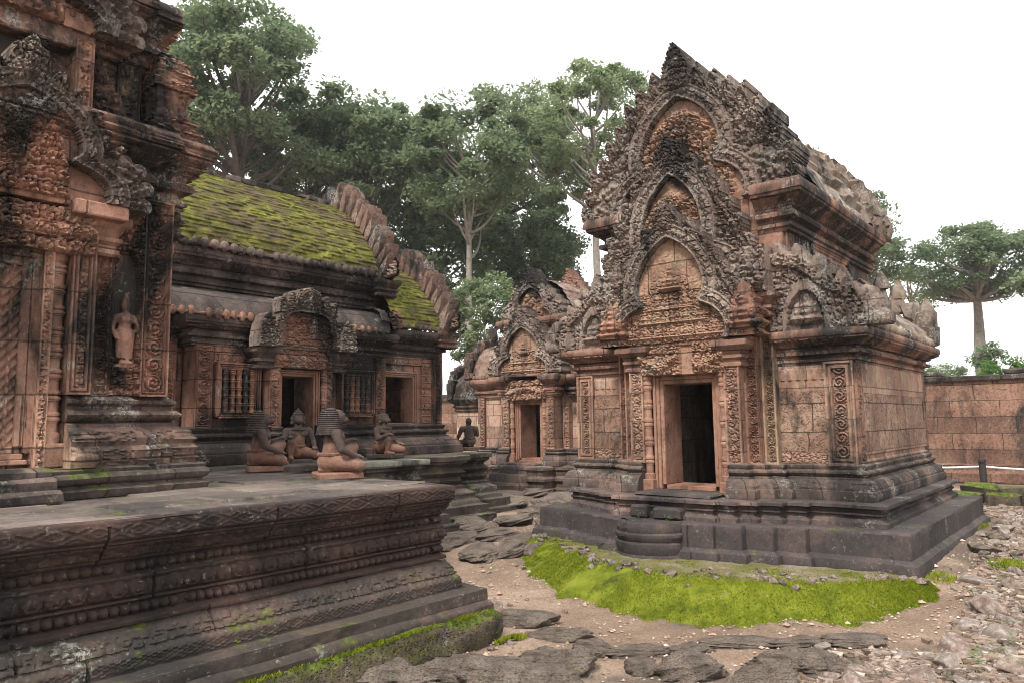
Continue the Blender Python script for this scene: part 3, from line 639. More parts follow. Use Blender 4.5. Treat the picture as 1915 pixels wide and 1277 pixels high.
# ---------------------------------------------------------------- the library on the right
def library():
    g = empty('temple_library', (9.6, 4.66, 0), -pi / 2)
    tag(g, 'large carved stone temple on the right with three stacked flame-edged gables over its doorway', 'temple')
    # lowest dark plinth with stepped front
    mb = MB(); E = 4.2
    P = [(-2.26, -.74), (-1.66, -.74), (-1.66, -.86), (-1.36, -.86), (-1.36, -1.00), (-1.06, -1.00), (-1.06, -1.14), (-.76, -1.14), (-.76, -1.26), (.40, -1.26), (.40, -1.22), (.72, -1.22), (.72, -1.14), (1.04, -1.14), (1.04, -1.00), (1.36, -1.00), (1.36, -.86), (1.68, -.86), (1.68, -.72), (2.73, -.72), (2.73, E), (-2.26, E)]
    mould(mb, P, [(.075, -.35), (.075, -.02), (.065, .03), (.01, .065), (.0, .075), (0, .335), (-.012, .35), (-.06, .352)], seg=.08, jit=.006, vis=VIS, seed=3, cap=True, dz=.05)
    pl = mb.build('plinth', M['plinth'], g)
    # apsidal moulded step in the middle of the plinth
    mb = MB(); th = np.linspace(pi, 2 * pi, 15); xs = -.10 + np.cos(th) * .40; ys = -1.22 + np.sin(th) * .34
    mould(mb, [*zip(xs, ys)], [(.06, -.32), (.06, -.06), (.03, -.02), (.05, .06), (.05, .11), (.02, .13), (.06, .19), (.06, .22), (.03, .24), (.05, .29), (.03, .35), (-.2, .355)], seg=.05, jit=.006, disp=bands((.03, .13, 'petal', .02, .14), (.15, .24, 'petal', .015, .14)), vis=None)
    mb.build('moonstone_step', M['plinth'], pl)
    # second tier with the stair slabs
    mb = MB()
    P = [(-1.95, -.40), (-1.62, -.40), (-1.62, -.52), (-1.36, -.52), (-1.36, -.66), (-1.1, -.66), (-1.1, -.80), (-.8, -.80), (-.8, -.96), (.62, -.96), (.62, -.90), (.86, -.90), (.86, -.78), (1.08, -.78), (1.08, -.66), (1.34, -.66), (1.34, -.52), (1.60, -.52), (1.60, -.40), (2.42, -.42), (2.42, 4.0), (-1.95, 4.0)]
    mould(mb, P, [(0.02, .35), (.02, .40), (-.02, .425), (-.045, .44), (-.045, .47), (-.02, .485), (-.02, .50), (-.045, .515), (-.045, .545), (.0, .56), (.035, .565), (.035, .60), (.02, .612), (-.05, .614)], seg=.14, jit=.006, vis=VIS, seed=5, disp=bands((.47, .51, 'tooth', .012, .05)))
    mb.build('stepped_base', M['steps'], g)
    mb = MB(); bx(mb, -.50, -.26, -1.08, -.8, .352, .52, .03, .01); bx(mb, -.16, .22, -1.10, -.8, .352, .50, .03, .012); bx(mb, -.55, .55, -.86, -.35, .612, .66, .03, .008)
    mb.build('entrance_step', M['plinth'], g)
    # lotus base of the walls, left and right of the door
    mb = MB(); z0, z1 = .614, 1.05
    R1 = [(.63, -.42), (.81, -.42), (.81, -.25), (.99, -.25), (.99, -.12), (1.16, -.12), (1.16, 0), (2.08, 0), (2.08, 3.8), (.3, 3.8)]
    Lp = [(-2.0, 3.8), (-2.0, 0), (-1.16, 0), (-1.16, -.12), (-.99, -.12), (-.99, -.25), (-.81, -.25), (-.81, -.42), (-.63, -.42)]
    for pth in (R1, Lp): mouldend(mb, pth, LBASE(z0, z1, .20), seg=.02, dz=.018, disp=lb_bands(z0, z1, .06), vis=VIS, seed=8, jit=.004)
    mb.build('moulded_base', M['base'], g)
    # walls
    mb = MB()
    for s in (-1, 1):
        X = sorted((s * .5, s * 1.95)); bx(mb, X[0], X[1], .02, 3.8, .62, 2.55, .01)
    mb2 = MB()
    bx(mb2, -1.3, 1.3, .0, .35, 2.2, 4.72, .01); bx(mb2, -1.34, -1.05, .05, 3.9, 2.2, 4.35, .01); bx(mb2, 1.05, 1.34, .05, 3.9, 2.2, 4.35, .01); bx(mb2, -1.3, 1.3, 3.6, 3.95, .6, 4.3, .01)
    wall = mb.build('inner_wall', M['inner'], g)
    mb2.build('nave_wall', M['red'], g)
    mb = MB(); bx(mb, -.9, .9, 1.7, 1.95, .6, 2.6, .01); mb.build('room_wall', M['inner'], wall); mb = MB(); bx(mb, -1., 1., -.3, 3.7, .5, .618, .01); mb.build('room_floor', M['inner'], wall)
    # laterite wall faces with sandstone frieze
    for X0, X1 in ((1.16, 1.74), (-1.70, -1.16)):
        mb = MB(); panel(mb, (X0, -.012, 1.19), (1, 0, 0), (0, 0, 1), X1 - X0, .76, lambda u, v: .03 * fbm(u * 8, v * 8, 3) + .012 * hsh(np.floor(v / .26), np.floor(u / .3 + .5 * np.floor(v / .26)), 4), .025); mb.build('laterite_wall', M['lat'], g)
    mb = MB()
    panel(mb, (2.085, .20, 1.19), (0, 1, 0), (0, 0, 1), 3.45, .72, lambda u, v: .035 * fbm(u * 7, v * 7, 5) + .02 * hsh(np.floor(v / .36), np.floor(u / .5 + .5 * np.floor(v / .36)), 6), .025, .06)
    mb.build('laterite_wall', M['lat'], g)
    FZ = lambda *a: (lambda q: (panel(q, *a), q.build('frieze', M['pink'], g)))(MB())
    for X0, X1 in ((1.16, 1.74), (-1.70, -1.16)):
        FZ((X0, -.015, 1.95), (1, 0, 0), (0, 0, 1), X1 - X0, .33, lambda u, v: .02 * (v > .14) * np.clip(1 - abs(((u / .1) % 1) - .5) * 2, 0, 1) * (v < .28), .012)
        FZ((X0, -.02, 1.045), (1, 0, 0), (0, 0, 1), X1 - X0, .145, lambda u, v: .025 * foliage(u, v, .06, 8), .012)
    FZ((2.09, .18, 1.91), (0, 1, 0), (0, 0, 1), 3.5, .37, lambda u, v: .015 * (abs(((u / .62) % 1) - .5) < .48) + .008 * fbm(u * 5, v * 5, 2), .03, .06)
    FZ((2.09, .18, 1.04), (0, 1, 0), (0, 0, 1), 3.5, .15, lambda u, v: .02 * (np.sin(v / .15 * 9) > 0) + .006 * fbm(u * 6, v * 6, 2), .02, .06)
    # carved pilasters
    def PL(*a, m='red', **k):
        mb = MB(); pil(mb, *a, **k); return mb.build('pilaster', M[m], g)
    for s in (-1, 1):
        f = lambda a, b: (min(s * a, s * b), max(s * a, s * b))
        PL(*f(.60, .81), -.42, .05, 1.02, 2.28, kind='fol', seed=1, m='pink', amp=.05, res=.012)
        PL(*f(.81, .99), -.25, .05, 1.02, 2.95, kind='scroll', seed=2, amp=.055, res=.012)
        PL(*f(.99, 1.16), -.12, .05, 1.02, 2.95, kind='scroll', seed=5, amp=.055, res=.012, m='ochre' if s > 0 else 'red')
        PL(*f(1.74 if s > 0 else 1.70, 2.08 if s > 0 else 2.0), -.03, .2, 1.02, 2.30, kind='scroll', seed=7, amp=.045, b=.085, res=.012, m='pink')
    mb = MB(); panel(mb, (2.088, -.02, 1.02), (0, 1, 0), (0, 0, 1), .24, 1.28, framed(lambda u, v: foliage(u, v, .07, 4), .24, 1.28, .05, .025), .014, .1); mb.build('pilaster', M['red'], g); mb = MB(); panel(mb, (2.088, 3.62, 1.02), (0, 1, 0), (0, 0, 1), .2, 1.28, framed(lambda u, v: foliage(u, v, .07, 4), .2, 1.28, .05, .025), .02, .1)
    mb.build('pilaster', M['red'], g)
    # doorway
    doorframe(g, 0, .36, .72, 2.10, -.35, .55, .15, M['doorstone'], sill=.16)
    for s in (-1, 1): colonnette(g, s * .565, -.385, .62, 2.22, .062, 5, M['doorstone'])
    mb = MB()
    def lint(u, v):
        a = (u - .62) / .62; cur = np.exp(-((v - .17 - .08 * np.cos(a * 2 * pi)) / .045) ** 2)
        return np.where(abs(u - .70) < .09, .01, .07 * fol2(u, v, .13, 2) + .05 * cur + .03 * fbm(u * 9, v * 9, 1))
    panel(mb, (-.62, -.42, 2.22), (1, 0, 0), (0, 0, 1), 1.24, .40, lint, .012, .4); mb.build('lintel', M['tymp'], g)
    # capitals
    for s in (-1, 1):
        mb = MB(); X = sorted((s * .60, s * .84)); capital(mb, X[0], X[1], -.45, 0, 2.27, 2.62, .13); mb.build('capital', M['cornice'], g)
        mb = MB(); X = sorted((s * .80, s * 1.17)); capital(mb, X[0], X[1], -.27, .1, 2.9, 3.22, .13); mb.build('capital', M['cornice'], g)
        mb = MB(); panel(mb, (min(s * .80, s * 1.16) - .05, -.42, 3.22), (1, 0, 0), (0, 0, 1), .46, .60, lambda u, v: .05 * foliage(u, v, .14, 5) + .13 * person_bump(u, v, .23, .03, .5), .016, .45)
        mb.build('corner_block', M['pedi'], g)
    mb = MB(); bx(mb, -1.0, 1.0, -.46, .0, 2.605, 2.66, .012); mb.build('pediment_ledge', M['cornice'], g)
    # wing cornices with their half gables
    for s in (-1, 1):
        mb = MB(); xe = 2.08 if s > 0 else 2.0
        pth = [(1.14, 0.01), (xe, 0.01), (xe, 3.85), (.9, 3.85)] if s > 0 else [(-.9, 3.85), (-xe, 3.85), (-xe, 0.01), (-1.14, 0.01)]
        mouldend(mb, pth, CORN(2.27, 2.70, .24), seg=.02, dz=.02, disp=corn_bands(2.27, 2.70, .05), vis=VIS, seed=9, jit=.004); mb.build('cornice', M['cornice'], g)
        halfped(s * 1.14, -.13, 2.70, 1.02 if s > 0 else .95, .95, s, M['pedi'], M['tymp'], g, seed=3 + s)
        # aisle roof
        mb = MB(); pth = [(s * (xe + .18), 2.72), (s * (xe + .10), 2.95), (s * (xe - .25), 3.22), (s * 1.30, 3.42)]
        surf(mb, pth, .02, 3.95, 'y', .06, .17, .02, .012, .5, seed=2); ro = mb.build('aisle_roof', M['roofblk'], g, angle=30)
        mb = MB(); antefixes(mb, (s * (xe + .2), .05), (s * (xe + .2), 3.9), 2.76, .105, .045, .075); mb.build('eave_tiles', M['roofblk'], ro)
    mb = MB()
    block_row(mb, [(2.22, 3.9, 2.9), (2.18, 3.9, 3.15), (1.95, 3.95, 3.32), (1.75, 3.95, 3.45), (1.5, 3.95, 3.62)], (.28, .3, .3), .04)
    for x_, z_ in ((2.2, 3.3), (1.55, 3.85), (1.8, 3.65)): lathe(mb, x_, 3.9, [(.12, z_ - .1), (.13, z_), (.08, z_ + .12), (.0, z_ + .24)], 6)
    mb.build('roof_end_stones', M['roofblk'], g)
    # nave: side wall with louvred band, cornice, vault
    mb = MB(); panel(mb, (1.345, .1, 3.36), (0, 1, 0), (0, 0, 1), 3.8, .80, lambda u, v: np.where((u > .9) & (u < 2.6) & (v > .12) & (v < .68), .02 * (np.sin(v / .07 * 2 * pi) > -.2), np.where((u > .84) & (u < 2.66), .04, .02 * (u < .8) * (np.sin(u * 55) > 0) * (v > .3))), .02, .05)
    mb.build('false_window', M['red'], g)
    mb = MB(); [mouldend(mb, pth, CORN(4.05, 4.68, .30), seg=.024, dz=.024, disp=corn_bands(4.05, 4.68, .06, .018), vis=VIS, seed=11, jit=.005) for pth in ([(.98, .03), (1.36, .03), (1.36, 3.95)], [(-1.36, 3.95), (-1.36, .03), (-.98, .03)])]; mb.build('nave_cornice', M['cornice'], g)
    mb = MB()
    vp = [(1.52, 4.69), (1.47, 4.95), (1.22, 5.45), (.80, 5.95), (.35, 6.28), (0, 6.40)]
    surf(mb, vp, .25, 4.0, 'y', .05, .24, .06, .05, .5, bulge=.16, seed=4); surf(mb, [(-a, b) for a, b in vp], .25, 4.0, 'y', .15, .2, .03, .02, .42, seed=5)
    for ye in (.27, 3.98): mb.add([(x_, ye, z_) for x_, z_ in vp] + [(-x_, ye, z_) for x_, z_ in vp[::-1][1:]], [list(range(2 * len(vp) - 1))])
    ro = mb.build('nave_roof', M['roofblk'], g, angle=30)
    mb = MB(); antefixes(mb, (1.56, .3), (1.56, 3.95), 4.73, .115, .05, .085); mb.build('eave_tiles', M['roofblk'], ro); mb = MB(); antefixes(mb, (-1.56, .3), (-1.56, 3.95), 4.73, .115, .05, .085); mb.build('eave_tiles', M['roofblk'], ro)
    # weathered blocks of the rear gable
    mb = MB(); V = catmull(vp, 4)
    for k in range(0, len(V) - 1):
        x_, z_ = V[k]; block_row(mb, [(x_ + .02, 4.0, z_ + .06), (x_ + rnd.uniform(-.02, .05), 3.5, z_ + .0)], (.32, .44, .27), .06)
        if k % 2: block_row(mb, [(-x_, 4.0, z_ + .03)], (.34, .4, .3), .03)
    mb.build('rear_gable_stones', M['roofblk'], g)
    # the three gables, each behind and above the last
    pediment(-.10, -.46, 2.66, .74, 1.44, .20, .24, 1.96, M['pedi'], M['tymp'], g, tymp_fig(.30, 3, 2), thick=.3, res=.012, n=8, naga=.30, wa=.16, seed=1, ow=1.10)
    pediment(-.17, -.18, 3.22, .86, 1.86, .22, .26, 2.42, M['pedi'], M['tymp'], g, tymp_fol(.07, .07, .9, 5, .9), thick=.22, res=.014, n=9, naga=.36, wa=.2, seed=2, arch=ARCH3)
    pediment(-.12, .04, 4.62, .90, 1.68, .22, .40, 2.52, M['pedi'], M['tymp'], g, tymp_fol(.085, .08, .92, 7, .95), thick=.5, res=.016, n=10, naga=.46, wa=.26, seed=3, ow=1.43)
    # corner plaques with dwarfs
    for s in (-1, 1):
        nu, nv = 44, 60; u, v = np.meshgrid(np.linspace(-.26, .26, nu), np.linspace(0, .72, nv), indexing='ij')
        m = abs(u) < .25 * np.clip(1 - (v / .72) ** 2.2, 0, 1) ** .6 * (.85 + .15 * np.cos(v * 40)); H = .04 + .05 * foliage(u, v, .1, 3) * (1 - sst(.05, .2, .25 - abs(u))) + .13 * person_bump(u, v, 0, .04, .5)
        mb = MB(); mrelief(mb, (s * .98 - .02, -.52, 2.66), (1, 0, 0), (0, 0, 1), u, v, H, m, .2); mb.build('guardian_plaque', M['red'], g, None, 50)
    return g
library()
# ---------------------------------------------------------------- sanctuary tower on the left, standing on the platform
def tower():
    O = (1.83, 8.16, 1.04)
    g = empty('sanctuary_tower', O)
    tag(g, 'dark red carved sanctuary tower at left with blind door and maiden in a niche', 'temple tower')
    def ring(r, st):                         # redented square plan, r half width, st step depth list
        a, b = r; return [(-a, -b), (a, -b), (a, -a), (b, -a), (b, a), (a, a), (a, b), (-a, b), (-a, a), (-b, a), (-b, -a), (-a, -a)]
    # plan of the wall base, front and right arms stepping forward to the doors
    def plan(c, p1, w1, p2, w2):
        f = [(-c, -c), (-w1, -c), (-w1, -p1), (-w2, -p1), (-w2, -p2), (w2, -p2), (w2, -p1), (w1, -p1), (w1, -c), (c, -c)][:-1]
        o = []
        for k in range(4):
            ca, sa = [(1, 0), (0, 1), (-1, 0), (0, -1)][k]; o += [(x * ca - y * sa, x * sa + y * ca) for x, y in f]
        return o
    V2 = lambda n: n[0] - n[1] > .1
    mb = MB(); mould(mb, plan(1.62, 1.69, 1.1, 1.75, .55), [(.0, 0.0), (.02, .06), (.0, .075), (-.03, .085), (-.03, .10), (.0, .125), (.015, .16), (.0, .19), (-.02, .2), (-.01, .225), (-.04, .24), (-.12, .242)], seg=.03, dz=.015, vis=V2, jit=.006, disp=bands((.01, .06, 'tooth', .006, .07), (.11, .19, 'petal', .02, .13)))
    mb.build('footing', M['terr'], g)
    pb = plan(1.38, 1.46, 1.0, 1.53, .50)
    mb = MB(); mouldend(mb, [(.45, -1.53)] + pb[5:] + pb[:5] + [(-.45, -1.53)], [(.16, .242), (.16, .40), (.145, .412), (.15, .43), (.15, .45), (.10, .53), (.07, .55), (.05, .565), (.05, .59), (.0, .61), (.03, .64), (.05, .67), (.03, .70), (.0, .715), (-.0, .74), (.03, .765), (.03, .79), (.0, .81), (-.02, .83), (-.1, .832)], seg=.022, dz=.014, vis=V2, jit=.004,
                      disp=bands((.25, .39, 'scroll', .026, .1), (.45, .53, 'fol', .028, .05), (.62, .70, 'lotus', .03, .085), (.76, .80, 'bead', .022, .045)))
    mb.build('moulded_base', M['towerbase'], g)
    # core
    mb = MB(); bx(mb, -1.28, 1.28, -1.36, 1.28, .2, 2.7, .01); mb.build('core_wall', M['tower'], g)
    for k in (0, 1):
        h = g; XF[0] = None if k == 0 else (np.array([[0, -1, 0], [1, 0, 0], [0, 0, 1.]]), np.array([-.09, 0, 0]))
        def PL(*a, m='tower', **kw):
            mb = MB(); pil(mb, *a, **kw); return mb.build('pilaster', M[m], h)
        for s in (-1, 1):
            f = lambda a, b: (min(s * a, s * b), max(s * a, s * b))
            PL(*f(1.06, 1.31), -1.40, -1.2, .83, 2.62, kind='scroll', amp=.05, b=.045, res=.012, seed=2)
            PL(*f(.66, .80), -1.42, -1.2, .83, 2.62, kind='scroll', amp=.045, b=.022, res=.011, seed=3)
            PL(*f(.44, .62), -1.53, -1.2, .83, 2.18, kind='fol', amp=.04, b=.05, res=.012, seed=6)
            PL(*f(.235, .31), -1.52, -1.2, .25 if k == 0 else .46, 1.99, kind='fol', amp=.03, b=.012, res=.01, seed=8)
            # niche with a standing celestial maiden
            X0, X1 = f(.80, 1.06); w_ = X1 - X0
            def nic(u, v):
                x = u - w_ / 2; ar = (abs(x) < .10 * np.clip(1 - np.clip((v - 1.02) / .28, 0, 1) ** 1.6, 0, 1) ** .6) & (v > .34) & (v < 1.3)
                fr = np.where((v > 1.0), .05 * foliage(u, v, .055, 4), .03 * foliage(u, v, .05, 7) * (abs(x) > .1)); fr = np.where(v < .34, .05 * foliage(u, v, .07, 1) + .03 * (np.sin(v * 60) > .2), fr)
                return np.where(ar, -.045, fr)
            mb = MB(); panel(mb, (X0, -1.395, .83), (1, 0, 0), (0, 0, 1), w_, 1.79, nic, .011, .1); nb = mb.build('niche', M['tower'], h)
            
            if k == 0: fm = maiden((s * .93, -1.40, 1.10), .60); fm.parent = nb; fm.name = 'maiden_relief'
            colonnette(h, s * .36, -1.42, .25 if k == 0 else .44, 1.98, .078, 8, M['tower'])
            mb = MB(); X = f(.40, .78); capital(mb, X[0], X[1], -1.50, -1.2, 2.02, 2.36, .10); bx(mb, X[0] - .02, X[1] + .02, -1.72, -1.3, 2.30, 2.42, .012); mb.build('capital', M['tower'], h)
        doorframe(h, 0, .12, .42 if k == 0 else .56, 1.86, -1.47, .12, .19, M['doorstone'] if 0 else M['tower'], sill=.14)
        mb = MB(); panel(mb, (-.18, -1.385, .36), (1, 0, 0), (0, 0, 1), .36, 1.54, lambda u, v: .03 * (abs(abs(u - .18) - .06) < .012) + .028 * (.5 + .5 * np.cos((v * 12 - abs(u - .18) * 14) * 2 * pi)) * (abs(u - .18) < .13), .01, .05); mb.build('blind_door', M['tower'], h)
        mb = MB(); panel(mb, (-.58, -1.56, 1.98), (1, 0, 0), (0, 0, 1), 1.16, .36, lambda u, v: .08 * fol2(u, v, .12, 9) + .04 * np.exp(-((v - .18) / .05) ** 2), .011, .3); mb.build('lintel', M['tower'], h)
        pediment(0, -1.62, 2.42, .60, .80, .16, .20, 1.22, M['pedi'], M['tower'], h, tymp_fol(.065, .07, 1.05, 3), thick=.24, res=.010, n=8, naga=.30, wa=.16, seed=4, arch=ARCH)
        mb = MB(); bx(mb, -.86, .86, -1.60, -1.2, 2.38, 2.44, .012); mb.build('pediment_ledge', M['tower'], h)
    XF[0] = None
    # steps before the false door
    mb = MB(); 
    for i, (z_, y_) in enumerate(((.10, -2.02), (.19, -1.92), (.26, -1.80))): bx(mb, -.3, .3, y_, -1.6, i * .0 + .002, z_, .02, .012)
    mb.build('door_step', M['terr'], g)
    # main cornice, second storey, its cornice, third storey above the frame
    mb = MB(); mould(mb, plan(1.36, 1.43, 1.0, 1.46, .6), CORN(2.55, 3.22, .24), seg=.02, dz=.016, vis=V2, jit=.007, disp=bands((2.61, 2.67, 'bead', .02, .06), (2.74, 2.83, 'petal', .025, .08), (2.90, 3.05, 'fol', .04, .07), (3.07, 3.19, 'fol', .035, .065)))
    mb.build('cornice', M['towerd'], g)
    mb = MB(); bx(mb, -1.1, 1.1, -1.1, 1.1, 3.1, 4.3, .01)
    for a in (-1.12, 1.12):
        pass
    mb.build('upper_wall', M['towerd'], g)
    for k in (0, 1):
        h = g; XF[0] = None if k == 0 else (np.array([[0, -1, 0], [1, 0, 0], [0, 0, 1.]]), np.array([-.04, 0, 0]))
        for s in (-1, 1):
            for a, b, sd in ((.86, 1.06, 3), (.46, .60, 4)):
                mb = MB(); X = sorted((s * a, s * b)); pil(mb, X[0], X[1], -1.17 if a > .5 else -1.3, -1.0, 3.22, 3.95, kind='fol', amp=.045, b=.03, res=.014, seed=sd); mb.build('pilaster', M['ochre'] if s > 0 and k == 0 and a > .8 else M['tower'], h)
            nu, nv = 40, 70; u, v = np.meshgrid(np.linspace(-.15, .15, nu), np.linspace(0, .8, nv), indexing='ij')
            mb = MB(); panel(mb, (s * .73 - .14, -1.14, 3.22), (1, 0, 0), (0, 0, 1), .28, .75, lambda u, v: .03 * foliage(u, v, .07, 2) + .09 * person_bump(u, v, .14, .1, .5), .014, .05); mb.build('niche_figure', M['towerd'], h)
            # stone turret model on the cornice corner
            if s > 0 or k == 0: 
                mb = MB(); cx, cy = s * 1.28, -1.26
                for z0, hh, r in ((3.2, .13, .21), (3.33, .10, .18), (3.43, .30, .135), (3.73, .08, .17), (3.81, .12, .14), (3.93, .10, .12), (4.03, .08, .08)):
                    mould(mb, [(cx - r, cy - r), (cx + r, cy - r), (cx + r, cy + r), (cx - r, cy + r)], [(0, z0), (.012, z0 + hh * .1), (.012, z0 + hh * .25), (0, z0 + hh * .3), (0, z0 + hh * .8), (.014, z0 + hh * .85), (.014, z0 + hh), (-.02, z0 + hh)], seg=.025, dz=.02, jit=.014, disp=lambda s_, z_, o_: .03 * foliage(s_, z_, .05, 3), seed=int(z0 * 10))
                bx(mb, cx - .045, cx + .045, cy - .15, cy - .1, 3.44, 3.70, .012); mb.build('corner_turret', M['tower'], h)
        mb = MB(); bx(mb, -.62, .62, -1.32, -1., 3.86, 4.02, .02, .01); bx(mb, -.38, .38, -1.30, -1., 3.2, 3.36, .02, .01); mb.build('upper_lintel', M['towerd'], h)
        pediment(0, -1.36, 4.02, .55, .62, .16, .2, 1.0, M['pedi'], M['tower'], h, tymp_fol(.1, .06, 1., 2), thick=.22, res=.018, n=7, naga=.34, wa=.14, seed=6)
        mb = MB(); bx(mb, -.22, .22, -1.14, -1.09, 3.36, 3.86, .01); mb.build('opening_shade_slab', M['shadepaint'], h)  # solid slab painted near black as the shade of an opening
    XF[0] = None
    mb = MB(); mould(mb, plan(1.12, 1.2, .85, 1.24, .55), CORN(3.92, 4.60, .24), seg=.024, dz=.02, vis=V2, jit=.012, disp=bands((3.98, 4.05, 'bead', .02, .08), (4.12, 4.21, 'petal', .025, .1), (4.26, 4.42, 'fol', .04, .08), (4.45, 4.58, 'fol', .03, .08)))
    mb.build('upper_cornice', M['towerd'], g)
    mb = MB(); mould(mb, plan(.95, 1.0, .7, 1.05, .5), [(0, 4.55), (0, 5.6), (.04, 5.65), (.04, 5.7), (.2, 5.9), (.2, 6.1), (-.1, 6.1)], seg=.08, dz=.05, vis=V2, jit=.02, disp=bands((5.0, 5.6, 'fol', .05, .15)))
    mould(mb, plan(.75, .8, .55, .85, .4), [(0, 6.1), (0, 6.6), (.16, 6.85), (.16, 7.0), (-.1, 7.0)], seg=.1, dz=.06, vis=V2, jit=.02); lathe(mb, 0, 0, [(.6, 7.0), (.62, 7.2), (.45, 7.5), (.2, 7.7), (0, 8.0)], 12)
    mb.build('tower_top', M['towerd'], g)
# ---------------------------------------------------------------- stone figures: joined masses remeshed to one continuous surface
def cap_(mb, a, ra, b, rb, n=12):
    a = np.array(a, float); b = np.array(b, float); d = b - a; l = np.linalg.norm(d); d /= l
    q = np.array([0, 0, 1.]) if abs(d[2]) < .9 else np.array([1., 0, 0]); e = np.cross(d, q); e /= np.linalg.norm(e); f = np.cross(d, e)
    R = []
    for t in np.linspace(-pi / 2, 0, 5): R.append((a + d * ra * math.sin(t), max(ra * math.cos(t), 1e-4)))
    for t in np.linspace(0, pi / 2, 5): R.append((b + d * rb * math.sin(t), max(rb * math.cos(t), 1e-4)))
    an = np.arange(n) * 2 * pi / n
    V = np.array([[c + r * (math.cos(x) * e + math.sin(x) * f) for c, r in R] for x in an]).reshape(-1, 3)
    m = len(R); mb.add(V, gq(n, m, True), np.array([[i * m for i in range(n)][::-1]]), np.array([[i * m + m - 1 for i in range(n)]]))
def ell(mb, c, r, rot=0):
    n, m = 18, 12; t = np.linspace(.001, pi - .001, m + 1); a = np.arange(n) * 2 * pi / n
    V = np.stack([np.sin(t)[None] * np.cos(a)[:, None], np.sin(t)[None] * np.sin(a)[:, None], np.repeat(np.cos(t)[None], n, 0)], -1) * np.array(r)
    V = V.reshape(-1, 3)
    if rot: V = V @ np.array(Matrix.Rotation(rot, 3, 'X')).T
    mb.add(V + np.array(c), gq(n, m + 1, True), np.array([[i * (m + 1) for i in range(n)]]), np.array([[i * (m + 1) + m for i in range(n)][::-1]]))
def fuse(mb, name, mat, vox=.012, smooth=5, origin=None):
    o = mb.build(name, mat, None, origin, None)
    r = o.modifiers.new('r', 'REMESH'); r.mode = 'VOXEL'; r.voxel_size = vox
    s = o.modifiers.new('s', 'SMOOTH'); s.factor = .5; s.iterations = smooth
    dg = bpy.context.evaluated_depsgraph_get(); dg.update()
    me = bpy.data.meshes.new_from_object(o.evaluated_get(dg)); o.modifiers.clear(); old = o.data; o.data = me; bpy.data.meshes.remove(old); me.name = name
    me.polygons.foreach_set('use_smooth', np.ones(len(me.polygons), bool)); return o
def maiden(p, h):
    mb = MB(); c = lambda a, ra, b, rb: cap_(mb, np.array(a) * h, ra * h, np.array(b) * h, rb * h)
    e = lambda q, r: ell(mb, np.array(q) * h, np.array(r) * h)
    e((0, 0, .87), (.065, .06, .085)); c((0, .0, .95), .05, (0, 0, 1.06), .02); c((0, 0, .74), .035, (0, 0, .82), .035)
    c((0, 0, .56), .085, (.01, 0, .69), .10); c((-.09, 0, .71), .045, (.10, 0, .71), .045); e((-.045, -.07, .655), (.045, .045, .045)); e((.05, -.07, .655), (.045, .045, .045))
    e((0, 0, .48), (.13, .09, .10)); c((-.05, 0, .46), .085, (-.045, 0, .06), .055); c((.06, 0, .46), .085, (.06, 0, .06), .055); c((0, -.01, .40), .10, (0, -.01, .10), .10)
    for s in (-1, 1): c((s * .13, 0, .70), .04, (s * .18, -.02, .52), .034); c((s * .18, -.02, .52), .034, (s * .14, -.07, .38 if s < 0 else .62), .026); e((s * .05, -.07, .03), (.045, .09, .03))
    e((0, 0, -.02), (.17, .1, .04))
    return fuse(mb, 'maiden_relief', M['tower'], .012, 4) if 0 else _place(fuse(mb, 'maiden_relief', M['doorstone'], .011, 3), p)
def _place(o, p): o.location = p; return o
